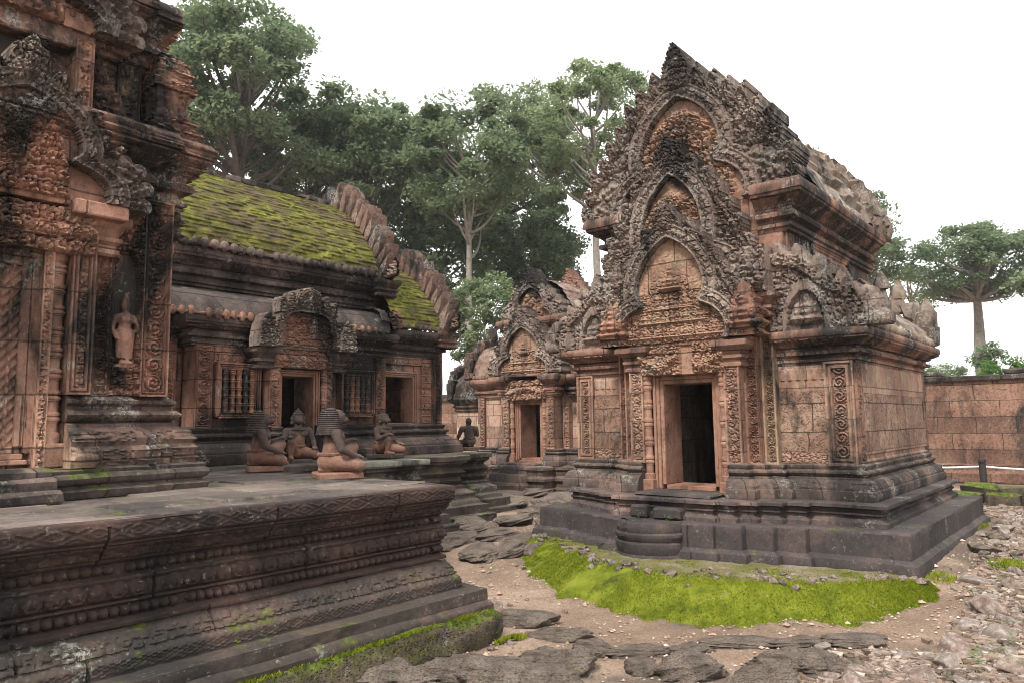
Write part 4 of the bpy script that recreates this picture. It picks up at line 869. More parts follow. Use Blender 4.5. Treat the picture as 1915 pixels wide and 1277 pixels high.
def guardian(name, loc, rz, h, label, kind, mat='statue', slab=(.17, .25, .07), mirror=1, col=None):
    """kneeling guardian statue facing local -y, h = height without the slab"""
    g = empty(name, loc, rz); tag(g, label, 'statue', 'kneeling guardian statues')
    mb = MB(); X = lambda p: np.array([p[0] * mirror, p[1], p[2]]) * h
    c = lambda a, ra, b, rb: cap_(mb, X(a), ra * h, X(b), rb * h)
    e = lambda q, r, rot=0: ell(mb, X(q), np.array(r) * h, rot)
    e((0, .05, .16), (.19, .19, .16)); c((0, .03, .2), .15, (0, -.01, .44), .155); c((0, .0, .44), .15, (0, -.01, .56), .15)
    c((-.20, 0, .58), .085, (.20, 0, .58), .085); e((-.08, -.10, .525), (.11, .065, .07)); e((.08, -.10, .525), (.11, .065, .07)); c((0, -.01, .6), .085, (0, -.02, .72), .08)
    # raised knee on +x, folded leg on -x
    c((.11, 0, .17), .125, (.20, -.37, .36), .085); c((.20, -.37, .36), .082, (.19, -.27, .07), .052); c((.19, -.24, .04), .05, (.20, -.47, .03), .036)
    c((-.11, 0, .15), .125, (-.30, -.34, .10), .095); c((-.30, -.34, .09), .085, (-.10, -.02, .06), .055); c((-.08, .06, .05), .05, (-.02, .2, .04), .035)
    # arms: upper arm, forearm to the knee, hand with fingers
    for s, el_, wr in ((1, (.31, -.09, .37), (.23, -.36, .475)), (-1, (-.32, -.06, .35), (-.29, -.30, .24))):
        c((s * .235, 0, .58), .085, el_, .062); c(el_, .06, wr, .044); w_ = np.array(wr)
        for q in range(4): c(w_ + (s * (.035 - .023 * q), -.03, .0), .020, w_ + (s * (.035 - .023 * q), -.105 + .008 * q, -.02), .014)
        c(w_, .045, w_ + (0, -.04, -.005), .04); c(w_ + (-s * .04, 0, .0), .018, w_ + (-s * .06, -.06, .01), .014)
    hz = .84
    if kind in ('monkey', 'crowned'):
        e((0, -.03, hz), (.115, .125, .125)); e((0, -.13, hz - .045), (.075, .085, .065)); e((0, -.10, hz + .04), (.085, .05, .03)); e((0, -.20, hz - .03), (.03, .02, .02)); c((-.05, -.185, hz - .068), .012, (.05, -.185, hz - .068), .012)
        for s in (-1, 1): e((s * .13, 0, hz + .01), (.03, .045, .055)); e((s * .13, .0, hz - .08), (.035, .04, .045)); e((s * .045, -.135, hz + .018), (.02, .015, .016))
    elif kind == 'wig':
        e((0, -.05, hz - .01), (.12, .13, .13)); e((0, -.17, hz - .05), (.075, .07, .06)); e((0, -.15, hz + .03), (.08, .04, .03))
    else:
        e((0, -.02, hz - .03), (.10, .10, .12))
    b = fuse(mb, 'body', M[mat], .0095, 3); b.parent = g
    mb = MB()
    if kind == 'wig':      # ridged headdress falling to the shoulders
        pr = [(.0, .985), (.05, .98)]; 
        for i in range(13):
            z = .965 - .031 * i; r = np.interp(z, [.55, .62, .72, .82, .9, .95, .98], [.222, .212, .192, .178, .158, .118, .06]); pr += [(r, z), (r + .012, z - .010), (r + .012, z - .018), (r, z - .028)]
        pr = pr[::-1]
        n = 26; a = np.arange(n) * 2 * pi / n
        V = np.array([[(r * math.cos(x) * 1.02, .035 + r * math.sin(x) * (1.0 if math.sin(x) > 0 else .72), z) for r, z in pr] for x in a]).reshape(-1, 3) * h
        mb.add(V, gq(n, len(pr), True)); mb.build('headdress', M['statdark'], g, None, 40)
    elif kind == 'crowned':
        lathe(mb, 0, 0, [(.122 * h, (hz + .045) * h), (.135 * h, (hz + .05) * h), (.135 * h, (hz + .08) * h), (.11 * h, (hz + .09) * h), (.115 * h, (hz + .11) * h), (.085 * h, (hz + .14) * h), (.085 * h, (hz + .155) * h), (.05 * h, (hz + .18) * h), (.035 * h, (hz + .2) * h), (.0, (hz + .25) * h)], 18); mb.build('crown', M['statdark'], g)
    elif kind == 'monkey':
        lathe(mb, 0, 0, [(.12 * h, (hz + .04) * h), (.132 * h, (hz + .05) * h), (.128 * h, (hz + .085) * h), (.10 * h, (hz + .115) * h), (.05 * h, (hz + .135) * h), (0, (hz + .14) * h)], 18); mb.build('cap', M['statdark'], g)
    mb = MB(); lathe(mb, 0, 0, [(.195 * h, .245 * h), (.205 * h, .26 * h), (.205 * h, .285 * h), (.19 * h, .30 * h)], 20); ball(mb, (0, .2 * h, .27 * h), .04 * h); 
    mb.V = [v * np.array([.92, .9, 1]) + np.array([0, .03 * h, 0]) for v in mb.V]; mb.build('belt', M[mat], g)
    if kind in ('monkey', 'crowned'):
        mb = MB(); lathe(mb, 0, -.02 * h, [(.10 * h, .665 * h), (.16 * h, .625 * h), (.165 * h, .61 * h), (.12 * h, .63 * h)], 18); mb.build('collar', M['statdark'], g)
    mb = MB(); sx, sy, sz = slab; bx(mb, -sx, sx, -sy - .06, sy - .04, -sz, .004, .015, .004); mb.build('base_slab', M[col or mat], g)
    return g
tower()
# ---------------------------------------------------------------- the carved platform in the foreground and the terrace behind
def platform():
    g = empty('stone_platform', (2.5, 6.5, 0)); O = (2.5, 6.5, 0)
    tag(g, 'long dark stone platform at lower left with carved bead and lotus rows', 'platform')
    P = [(-4.5, 4.8), (4.9, 4.8), (5.10, 6.4), (5.32, 8.9), (-4.5, 8.9)]
    V2 = lambda n: n[1] < -.9
    top, bot = [], []
    prof = [(.215, .03), (.21, .118), (.04, .126), (.036, .133), (.03, .225), (.005, .24), (-.005, .255), (-.01, .262), (-.04, .315), (-.09, .35), (-.112, .372), (-.09, .378), (-.085, .405), (-.125, .412), (-.17, .42), (-.185, .425), (-.185, .495), (-.17, .50), (-.15, .512), (-.15, .525), (-.175, .53), (-.165, .54), (-.165, .635), (-.15, .645), (-.14, .66), (-.15, .672), (-.185, .68), (-.195, .69), (-.195, .755), (-.175, .762), (-.15, .778), (-.15, .79), (-.12, .80), (-.095, .84), (-.055, .88), (-.03, .892), (-.03, .905), (-.012, .915), (-.0, .922), (.003, 1.028), (-.008, 1.04), (-.1, 1.04)]
    d = bands((.14, .215, 'loz', .012, .19), (.227, .25, 'tooth', .008, .022), (.262, .345, 'fol', .020, .075), (.385, .402, 'petal', .006, .05), (.425, .495, 'bead', .052, .062), (.54, .635, 'lotus', .058, .118), (.692, .755, 'bead', .050, .066), (.80, .875, 'fol', .014, .07), (.93, 1.018, 'loz', .010, .24))
    def d2(s, z, o):
        r = d(s, z, o)
        bead = ((z > .42) & (z < .5)) | ((z > .69) & (z < .757)); lot = (z > .535) & (z < .64)
        k = hsh(np.floor(s / .066), np.floor(z * 6), 3); r = np.where(bead & ((k < .04) | (vn(s * .9, z * 0, 8) > .90)), r * .15, r)
        r = np.where(lot & (hsh(np.floor(s / .118), s * 0, 5) < .05), r * .3, r)
        jn = abs(((s + .35 * np.floor(z / .25)) / 1.15) % 1 - .5) * 1.15; r = r - .03 * (jn < .006)
        return r - .012 * np.clip(fbm(s * 2.2, z * 6, 2) - .55, 0, 1) * 6 * (z < 1.02)
    mb = MB(); hi = [q for q in prof if q[1] > .36]; lo = [q for q in prof if q[1] <= .373]
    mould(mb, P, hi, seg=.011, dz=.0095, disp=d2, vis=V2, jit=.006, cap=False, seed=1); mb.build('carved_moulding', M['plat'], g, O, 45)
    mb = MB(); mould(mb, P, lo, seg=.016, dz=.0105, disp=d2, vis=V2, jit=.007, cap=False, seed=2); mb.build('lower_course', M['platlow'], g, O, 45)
    # floor of worn slabs (each a little out of level)
    mb = MB(); bx(mb, -4.5, 4.8, 4.95, 8.9, .9, 1.031, .005)
    x0 = -1.6; rows = [4.81, 5.22, 5.68, 6.1, 6.6, 7.15, 7.7, 8.25, 8.88]
    for r in range(len(rows) - 1):
        x = -1.6 + rnd.uniform(0, .6); 
        xe = 4.885 + (rows[r + 1] - 4.8) * .085 if r else 4.895
        while x < xe - .05:
            x1 = min(xe, x + rnd.uniform(.55, 1.15)); 
            if xe - x1 < .25: x1 = xe
            bx(mb, x + .006, x1 - .006, rows[r] + .006, rows[r + 1] - .006, .96, 1.043 + rnd.uniform(-.006, .010), .016, .006); x = x1
    mb.build('floor_slabs', M['floor'], g, O)
    mb = MB(); P2 = [(-4.5, 4.8), (4.9, 4.8), (5.1, 6.4), (5.3, 8.9), (-4.5, 8.9)]
    mould(mb, P2, [(.33, -.4), (.33, -.22), (.315, -.10), (.29, -.06), (.22, -.035), (.14, -.03)], seg=.05, dz=.035, jit=.02, vis=V2, cap=False, seed=4, disp=lambda s, z, o: .05 * (fbm(s * 5, z * 7, 3) - .5) + .02 * (fbm(s * 18, z * 18, 5) - .5)); mb.build('laterite_footing', M['latmoss'], g, O)
    mb = MB(); mould(mb, P2, [(.26, -.08), (.262, -.01), (.235, .02), (.215, .035), (.05, .04)], seg=.05, dz=.02, jit=.008, vis=V2, cap=False, seed=6); mb.build('foot_moulding', M['platlow'], g, O)
    # hair of moss on the footing
    n = 9000; mb = MB(); s = nr.uniform(1.2, 5.1, n); k = fbm(s * 2.2, s * 0, 3); kk = nr.uniform(0, 1, n) < np.clip((k - .36) * 4, 0.05, 1); s = s[kk]; n = len(s)
    y = 4.8 - nr.uniform(.235, .34, n); z = np.where(y < 4.8 - .325, nr.uniform(-.3, -.08, n), -.05)
    blades(mb, np.stack([s, y, z], -1), .022, .010, out=(0, -1, 0)); mo = mb.build('moss', M['moss'], g, O, None); tag(mo, kind='stuff')
def blades(mb, P, h, w_, out=(0, 0, 1)):
    n = len(P); a = nr.uniform(0, 2 * pi, n); hh = h * nr.uniform(.5, 1.3, n); t = nr.normal(0, .45, (n, 2))
    d = np.stack([np.cos(a), np.sin(a), a * 0], -1) * (w_ / 2)
    tip = P + np.stack([t[:, 0] * hh, t[:, 1] * hh, hh], -1) + np.array(out) * (hh * .5)[:, None]
    V = np.stack([P - d, P + d, tip], 1).reshape(-1, 3); mb.add(V, np.arange(3 * n).reshape(-1, 3))
def terrace():
    g = empty('hall_terrace', (8, 10, 0)); O = (8, 10, 0)
    tag(g, 'black mossy stepped terrace of mouldings below the hall, carrying two small statues', 'terrace')
    pr = [(.50, -.3), (.50, .02), (.40, .04), (.40, .18), (.30, .2), (.28, .26), (.22, .30), (.22, .40), (.10, .46), (.10, .50), (.03, .53), (.06, .60), (.03, .66), (.06, .70), (.10, .74), (.06, .78), (.03, .82), (.05, .86), (.12, .90), (.12, .935), (.16, .945), (.16, 1.02), (.15, 1.03), (-.05, 1.032)]
    d = bands((.55, .66, 'bead', .022, .10), (.72, .78, 'bead', .018, .07), (.30, .39, 'fol', .015, .09))
    V2 = lambda n: n[1] < -.5 or n[0] > .5
    for P in ([(4.6, 9.25), (7.0, 9.25), (7.0, 8.75), (8.02, 8.75), (8.02, 9.3), (9.55, 9.3), (9.55, 9.72), (10.65, 9.72), (10.65, 11.2), (11.3, 11.2), (11.3, 14.5), (4.6, 14.5)],):
        mb = MB(); mould(mb, P, pr, seg=.035, dz=.02, disp=d, vis=V2, jit=.008, cap=True, seed=3); mb.build('terrace_moulding', M['terr'], g, O)
    mb = MB()
    for i in range(5): bx(mb, 5.9, 6.95, 8.35 + i * .2, 9.3, .0, .2 + .2 * i, .02, .008)
    mb.build('stair', M['terr'], g, O)
    mb = MB(); bx(mb, 6.82, 8.2, 8.55, 9.2, .96, 1.045, .02, .006); mb.build('landing_slab', M['paler'] if 'paler' in M else M['terr'], g, O)
M['paler'] = stone('pale_green_stone', ((.12, .115, .09), (.20, .205, .16), (.27, .27, .22)), da=.25, la=.4)
platform(); terrace()
guardian('guardian_statue', (*at(487, 872, z=1.10)[:2], 1.11), R_(62), .69, 'kneeling statue in a ridged headdress seen from behind, nearest the blind tower', 'wig', mirror=1, slab=(.21, .20, .07))
guardian('guardian_statue', (*at(622, 884, z=1.10)[:2], 1.11), R_(66), .68, 'kneeling statue with ridged headdress seen from behind on the nearest pale slab', 'wig', mirror=1, slab=(.20, .22, .07))
guardian('guardian_statue', (*at(556, 856, z=1.10)[:2], 1.09), R_(-22), .72, 'kneeling monkey faced statue with a pointed crown in front of the dark doorway', 'crowned', mirror=-1, col='statdark')
guardian('guardian_statue', (*at(716, 850, z=1.10)[:2], 1.115), R_(12), .68, 'kneeling monkey faced statue with a round cap and pale chest on a pale green block', 'monkey', mirror=-1, col='statdark')
guardian('guardian_statue', (*at(877, 835, z=1.10)[:2], 1.10), R_(150), .66, 'small dark brown kneeling statue seen from behind, alone at the far end of the terrace', 'plain', mat='statmid', mirror=-1)
# ---------------------------------------------------------------- the long hall with the mossy roof (front towards the platform)
ARCHM = [(1.0, 0), (1.08, .14), (1.04, .3), (.94, .45), (.92, .62), (.86, .80), (.66, .93), (.34, .99), (0, 1.0)]
def window_bars(parent, cx, hw, z0, z1, y, n, mat, O):
    mb = MB(); st = ((0, .5, 0), (.5, 1, .03)); fr = .085
    y = y - .17; f = doorframe(parent, cx, hw, z0, z1, y, .17, fr, M['mand'], O, sill=fr, name='window_frame')
    for k in range(n):
        x = cx + hw * ((k + .5) / n * 2 - 1); mb = MB(); lathe(mb, x, y + .045, ring_prof(hw / n * .86, z0, z1, 5), 12); mb.build('baluster', mat if k % 3 else M['mandd'], f, O, 30)
    mb = MB(); bx(mb, cx - hw, cx + hw, y + .12, y + .165, z0, z1, .005); mb.build('shade_backing', M['shadepaint'], f, O)  # sheet painted near black for the shade behind the bars
def naga_end(mb, c, h, ax, s=1):
    """fan of naga heads with a ribbed hood standing at c, spreading along axis ax ('x' or 'y')"""
    nu, nv = 36, 44; u, v = np.meshgrid(np.linspace(-.35 * h, 1.0 * h, nu), np.linspace(0, 1.35 * h, nv), indexing='ij'); H = u * 0; m = u > 9
    for j in range(5):
        an = R_(18 + 21 * j); ln = h * (.85, 1.0, 1.12, 1.15, 1.0)[j]; A = np.array([.02 * h, .05 * h]); B_ = A + ln * np.array([math.cos(an) * .85, math.sin(an)])
        d, t = seg_dist(u, v, A, B_); rr = h * (.13 + .09 * t); k = d < rr; m |= k; H = np.maximum(H, np.where(k, .30 * h * np.sqrt(np.clip(1 - (d / rr) ** 2, 0, 1)) * (.7 + .3 * np.cos(t * 22)), 0))
    H += .03 * foliage(u, v, .05, 3)
    for sg in (1, -1):
        if ax == 'y': mrelief(mb, (c[0], c[1], c[2]), (0, -sg, 0), (0, 0, 1), u if s * -sg > 0 else -u[::-1], v if s * -sg > 0 else v[::-1], H if s * -sg > 0 else H[::-1], m if s * -sg > 0 else m[::-1], .03)
        else: mrelief(mb, (c[0], c[1], c[2]), (sg, 0, 0), (0, 0, 1), u if s * sg > 0 else -u[::-1], v if s * sg > 0 else v[::-1], H if s * sg > 0 else H[::-1], m if s * sg > 0 else m[::-1], .03)
def hall():
    O = (7.5, 12, 1.04); g = empty('sandstone_hall', O)
    tag(g, 'long low temple hall with a mossy green vaulted roof, barred windows and a dark doorway', 'temple hall')
    V2 = lambda n: n[1] < -.5 or n[0] > .5
    B = lambda name, mb, mat, par=None, ang=38: mb.build(name, M[mat], par or g, O, ang)
    y0 = 10.5; Fz = 1.035
    # base
    for pth in ([(3.6, 10.9), (5.3, 10.9), (5.3, y0), (6.45, y0), (6.45, 10.22), (6.55, 10.22)], [(7.22, 10.22), (7.40, 10.22), (7.40, y0), (8.85, y0), (8.85, 10.6), (10.35, 10.6), (10.35, 13.6)]):
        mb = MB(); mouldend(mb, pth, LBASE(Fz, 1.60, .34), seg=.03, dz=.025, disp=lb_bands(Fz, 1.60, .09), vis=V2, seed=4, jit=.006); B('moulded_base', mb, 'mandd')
    # walls round the openings
    dx, dw = 6.90, .29
    def W(x0, x1, ya, yb, z0, z1, m='mand'):
        mb = MB(); bx(mb, x0, x1, ya, yb, z0, z1, .006); return B('wall', mb, m)
    W(3.6, 5.3, 10.9, 11.2, 1.0, 3.3); W(5.3, dx - .4, y0, 10.8, 1.3, 3.2); W(dx + .4, 8.85, y0, 10.8, 1.3, 3.2); W(dx - .4, dx + .4, y0, 10.8, 2.45, 3.2); W(5.2, 8.9, 12.8, 13.1, 1., 3.6, 'inner')
    W(8.85, 8.98, 10.62, 11.0, 1.0, 3.4); W(9.72, 10.35, 10.6, 11.0, 1.0, 3.4); W(8.98, 9.72, 10.62, 11.0, 2.54, 3.4); W(8.98, 9.72, 10.62, 11.0, 1.0, 1.55)
    W(8.86, 10.35, 13.2, 13.5, 2.6, 3.4); W(8.86, 9.75, 13.2, 13.5, 1, 2.6); W(10.2, 10.35, 13.2, 13.5, 1, 2.6); W(8.7, 8.86, 10.8, 13.2, 1, 3.6, 'inner'); W(10.2, 10.35, 11.0, 13.2, 1, 3.4)
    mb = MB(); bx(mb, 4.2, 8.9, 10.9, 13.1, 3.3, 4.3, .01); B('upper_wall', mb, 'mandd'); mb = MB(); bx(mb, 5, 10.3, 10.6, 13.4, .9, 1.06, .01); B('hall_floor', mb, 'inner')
    # tapestry carving panels
    for X0, X1, Z0, Z1, yy in ((5.58, 6.36, 2.56, 2.84, y0), (7.5, 8.5, 2.58, 2.84, y0), (8.9, 9.9, 2.72, 3.02, 10.6), (9.88, 10.16, 1.62, 2.8, 10.6), (4.0, 5.0, 1.65, 2.8, 10.9)):
        mb = MB(); panel(mb, (X0, yy - .008, Z0), (1, 0, 0), (0, 0, 1), X1 - X0, Z1 - Z0, lambda u, v: .028 * rosettes(u, v, .13), .014, .02); B('carved_panel', mb, 'mand')
    for X0, X1, yf, kd, z1, m in ((5.28, 5.52, 10.45, 'scroll', 2.8, 'mand'), (8.62, 8.84, 10.45, 'scroll', 2.8, 'mand'), (10.17, 10.36, 10.54, 'scroll', 2.85, 'red'), (5.02, 5.16, 10.84, 'scroll', 2.9, 'tower'), (6.32, 6.47, 10.18, 'fol', 2.52, 'mand'), (7.33, 7.47, 10.18, 'fol', 2.52, 'mand')):
        mb = MB(); pil(mb, X0, X1, yf, 10.85, 1.58, z1, kind=kd, amp=.045, b=.035, res=.015); B('pilaster', mb, m)
    # doorway, lintel, porch gable
    mbf = doorframe(g, dx, dw, 1.14, 2.38, 10.22, .6, .10, M['doorstone'], O)
    for s in (-1, 1): colonnette(g, dx + s * .44, 10.2, 1.2, 2.50, .055, 5, M['mand'], O)
    mb = MB(); panel(mb, (dx - .52, 10.15, 2.50), (1, 0, 0), (0, 0, 1), 1.04, .30, lambda u, v: .06 * fol2(u, v, .12, 4) + .03 * np.exp(-((v - .13) / .04) ** 2), .014, .4); B('lintel', mb, 'mand')
    for s in (-1, 1):
        mb = MB(); X = sorted((dx + s * .50, dx + s * .78)); capital(mb, X[0], X[1], 10.16, 10.6, 2.46, 2.80, .09); B('capital', mb, 'mandd')
        nu, nv = 30, 40; u, v = np.meshgrid(np.linspace(-.17, .17, nu), np.linspace(0, .52, nv), indexing='ij'); m = abs(u) < .165 * np.clip(1 - (v / .52) ** 2.4, 0, 1) ** .6
        mb = MB(); mrelief(mb, (dx + s * .74, 10.02, 2.80), (1, 0, 0), (0, 0, 1), u, v, .05 + .07 * foliage(u, v, .1, 6), m, .22); B('corner_leaf', mb, 'pedi', None, 50)
    mb = MB(); bx(mb, dx - .78, dx + .78, 10.08, 10.6, 2.785, 2.83, .01); B('pediment_ledge', mb, 'mandd')
    pediment(dx, 10.10, 2.83, .46, .55, .13, .27, .97, M['pedi'], M['red'], g, lambda x, y, u, v: .07 * fol2(u, v, .12, 3), thick=.35, res=.013, n=5, naga=.18, wa=.085, seed=9, arch=ARCHM, origin=O)
    for k in range(7):
        q = (k - 3) / 3.; hh = .30 - .05 * abs(q); xx = q * .46; zz = 2.83 + .64 - .12 * q * q; nu, nv = 20, 34; u, v = np.meshgrid(np.linspace(-.085, .085, nu), np.linspace(0, hh, nv), indexing='ij')
        if k == 3: continue
        m = abs(u - .03 * q * v / hh) < .078 * np.clip(1 - (v / hh) ** 2.4, 0, 1) ** .6; mb = MB(); mrelief(mb, (dx + xx, 10.06, zz), (1, 0, 0), (0, 0, 1), u, v, .03 + .05 * np.sqrt(np.clip(1 - abs(u) / .085, 0, 1)) + .05 * foliage(u, v, .05, k), m, .14); B('crest_leaf', mb, 'pedi', None, 50)
    window_bars(g, 5.93, .27, 1.80, 2.46, y0, 5, M['turned'], O); window_bars(g, 8.17, .28, 1.81, 2.46, y0, 5, M['turned'], O)
    doorframe(g, 9.34, .34, 1.62, 2.48, 10.55, .3, .10, M['doorstone'], O, name='window_frame')
    # lower cornice, aisle roof, upper cornice
    for pth, z0, z1 in (([(3.6, 10.9), (5.25, 10.9), (5.25, y0), (dx - .8, y0)], 2.78, 3.22), ([(dx + .8, y0), (8.82, y0), (8.82, 10.7)], 2.78, 3.22), ([(8.83, 10.6), (10.36, 10.6), (10.36, 13.5)], 2.86, 3.36)):
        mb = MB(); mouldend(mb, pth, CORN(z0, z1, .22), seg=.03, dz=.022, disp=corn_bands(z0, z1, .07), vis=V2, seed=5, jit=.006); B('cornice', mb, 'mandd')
    mb = MB(); surf(mb, [(10.26, 3.23), (10.34, 3.42), (10.55, 3.60), (10.92, 3.70)], 4.0, 8.8, 'x', .06, .3, .01, .012, .9, seed=3); ro = B('aisle_roof', mb, 'mandd', None, 30)
    mb = MB(); antefixes(mb, (4.1, 10.27), (6.1, 10.27), 3.25, .13, .058, .08); B('eave_tiles', mb, 'mand', ro); mb = MB(); antefixes(mb, (7.8, 10.27), (8.7, 10.27), 3.25, .13, .052, .07); B('eave_tiles', mb, 'mand', ro)
    mb = MB(); mouldend(mb, [(4.1, 10.9), (8.85, 10.9), (8.85, 13.1)], CORN(3.72, 4.34, .24), seg=.035, dz=.025, disp=corn_bands(3.72, 4.34, .09), vis=V2, seed=6, jit=.007); B('upper_cornice', mb, 'mandd')
    rp_ = [(10.62, 4.35), (10.72, 4.72), (11.05, 5.22), (11.5, 5.66), (12.0, 5.96)]
    mb = MB(); surf(mb, rp_, 4.0, 8.86, 'x', .03, .075, .014, .012, .2, bulge=.07, seed=7); rf = B('roof', mb, 'mossroof', None, 30)
    mb = MB(); surf(mb, [(24 - a, b) for a, b in rp_], 4.0, 8.86, 'x', .2, .10, .022, .02, .22, seed=8); B('rear_slope', mb, 'mossroof', rf, 30)
    mb = MB(); antefixes(mb, (4.3, 10.62), (8.75, 10.62), 4.36, .15, .075, .085); B('eave_tiles', mb, 'mandd', rf)
    mb = MB(); block_row(mb, [(4.2 + .27 * k, 12, 5.97) for k in range(17)], (.25, .2, .1), .02); B('ridge_stones', mb, 'mandd', rf)
    # gable ends seen from the side
    def gable(x, pts, up, eave, nm, cen):
        P = catmull(pts, 5); mb = MB(); full = [(a, b + up * .5) for a, b in P] + [(2 * cen - a, b + up * .5) for a, b in P[::-1][1:]]
        n = len(full); mb.add([(x - .14, a, b) for a, b in full] + [(x + .14, a, b) for a, b in full], [list(range(n))], [list(range(n, 2 * n))], [[i, i + 1, n + i + 1, n + i] for i in range(n - 1)])
        gb = B(nm, mb, 'cornice'); mb = MB(); L_ = np.concatenate([[0], np.cumsum(np.hypot(*np.diff(P, axis=0).T))])
        for k in range(int(L_[-1] / .21) + 1):
            sk = min(k * .21, L_[-1]); a = np.interp(sk, L_, P[:, 0]); b = np.interp(sk, L_, P[:, 1]); a2 = np.interp(sk + .05, L_, P[:, 0]); b2 = np.interp(sk + .05, L_, P[:, 1])
            if sk + .05 > L_[-1]: a2, b2 = a + .04, b
            T = np.array([0, a2 - a, b2 - b]); T /= np.linalg.norm(T); Nn = np.array([0, -T[2], T[1]]); hgt = up * rnd.uniform(1.1, 1.5); Nn = Nn * .62 + np.array([0, 0, .62]); Nn /= np.linalg.norm(Nn); T = np.array([0, Nn[2], -Nn[1]])
            for mir in (1, -1):
                tw = [(-.08, -.1), (.08, -.1), (.095, .3), (.065, .62), (.02, 1.12), (-.02, .98), (-.06, .62), (-.09, .3)]
                if k * .21 >= L_[-1] - .01: tw = [(-.13, 0), (.13, 0), (.12, .5), (.07, 1.0), (0, 1.5), (-.07, 1.0), (-.12, .5)]
                pts = [np.array([0, a, b]) + T * q * rnd.uniform(.92, 1.08) + Nn * (w_ * hgt - .02) for q, w_ in tw]; m_ = len(pts); dx_ = rnd.uniform(.15, .20); jx = rnd.uniform(-.02, .02)
                V = []
                for xo, sc in ((-dx_, .82), (-dx_ * .7, 1.), (dx_ * .7, 1.), (dx_, .82)):
                    c_ = np.mean(pts, 0)
                    for p_ in pts: q_ = c_ + (p_ - c_) * sc; V.append((x + xo + jx, q_[1] if mir > 0 else 2 * cen - q_[1], q_[2]))
                fc = [[r * m_ + i, r * m_ + (i + 1) % m_, (r + 1) * m_ + (i + 1) % m_, (r + 1) * m_ + i] for r in range(3) for i in range(m_)]
                mb.add(V, fc, [list(range(m_))], [list(range(3 * m_, 4 * m_))])
        B('gable_leaves', mb, 'gable', gb); 
        for yy, sg in ((eave[0], -1), (2 * cen - eave[0], 1)): mb = MB(); naga_end(mb, (x + .02, yy, eave[1]), .36, 'y', sg); B('naga_end', mb, 'gable', gb)
       
        mb = MB(); capital(mb, x - .2, x + .22, eave[0] - .02, eave[0] + .5, eave[1] - .34, eave[1] - .02, .08); B('gable_corbel', mb, 'cornice', gb)
    gable(8.98, rp_, .36, (10.58, 4.30), 'gable', 12)
    r2 = [(10.42, 3.42), (10.50, 3.74), (10.80, 4.18), (11.3, 4.62), (12.0, 4.98)]
    mb = MB(); surf(mb, r2, 9.0, 10.3, 'x', .03, .075, .014, .012, .2, bulge=.06, seed=12); rf2 = B('porch_roof', mb, 'mossroof', None, 30)
    mb = MB(); surf(mb, [(24 - a, b) for a, b in r2], 9.0, 10.3, 'x', .2, .10, .022, .02, .22, seed=13); B('rear_slope', mb, 'mossroof', rf2, 30)
    mb = MB(); antefixes(mb, (9.05, 10.40), (10.25, 10.40), 3.42, .11, .055, .06); B('eave_tiles', mb, 'mandd', rf2)
    gable(10.42, r2, .34, (10.40, 3.42), 'gable', 12)
    mb = MB(); surf(mb, [(10.30, 3.28), (10.32, 3.5), (10.5, 3.66), (10.8, 3.74)], 8.62, 8.86, 'x', .05, .14, .02, .03, .2, seed=3); naga_end(mb, (8.9, 10.3, 3.32), .26, 'x', 1); B('aisle_end', mb, 'cornice', None, 30)
hall()
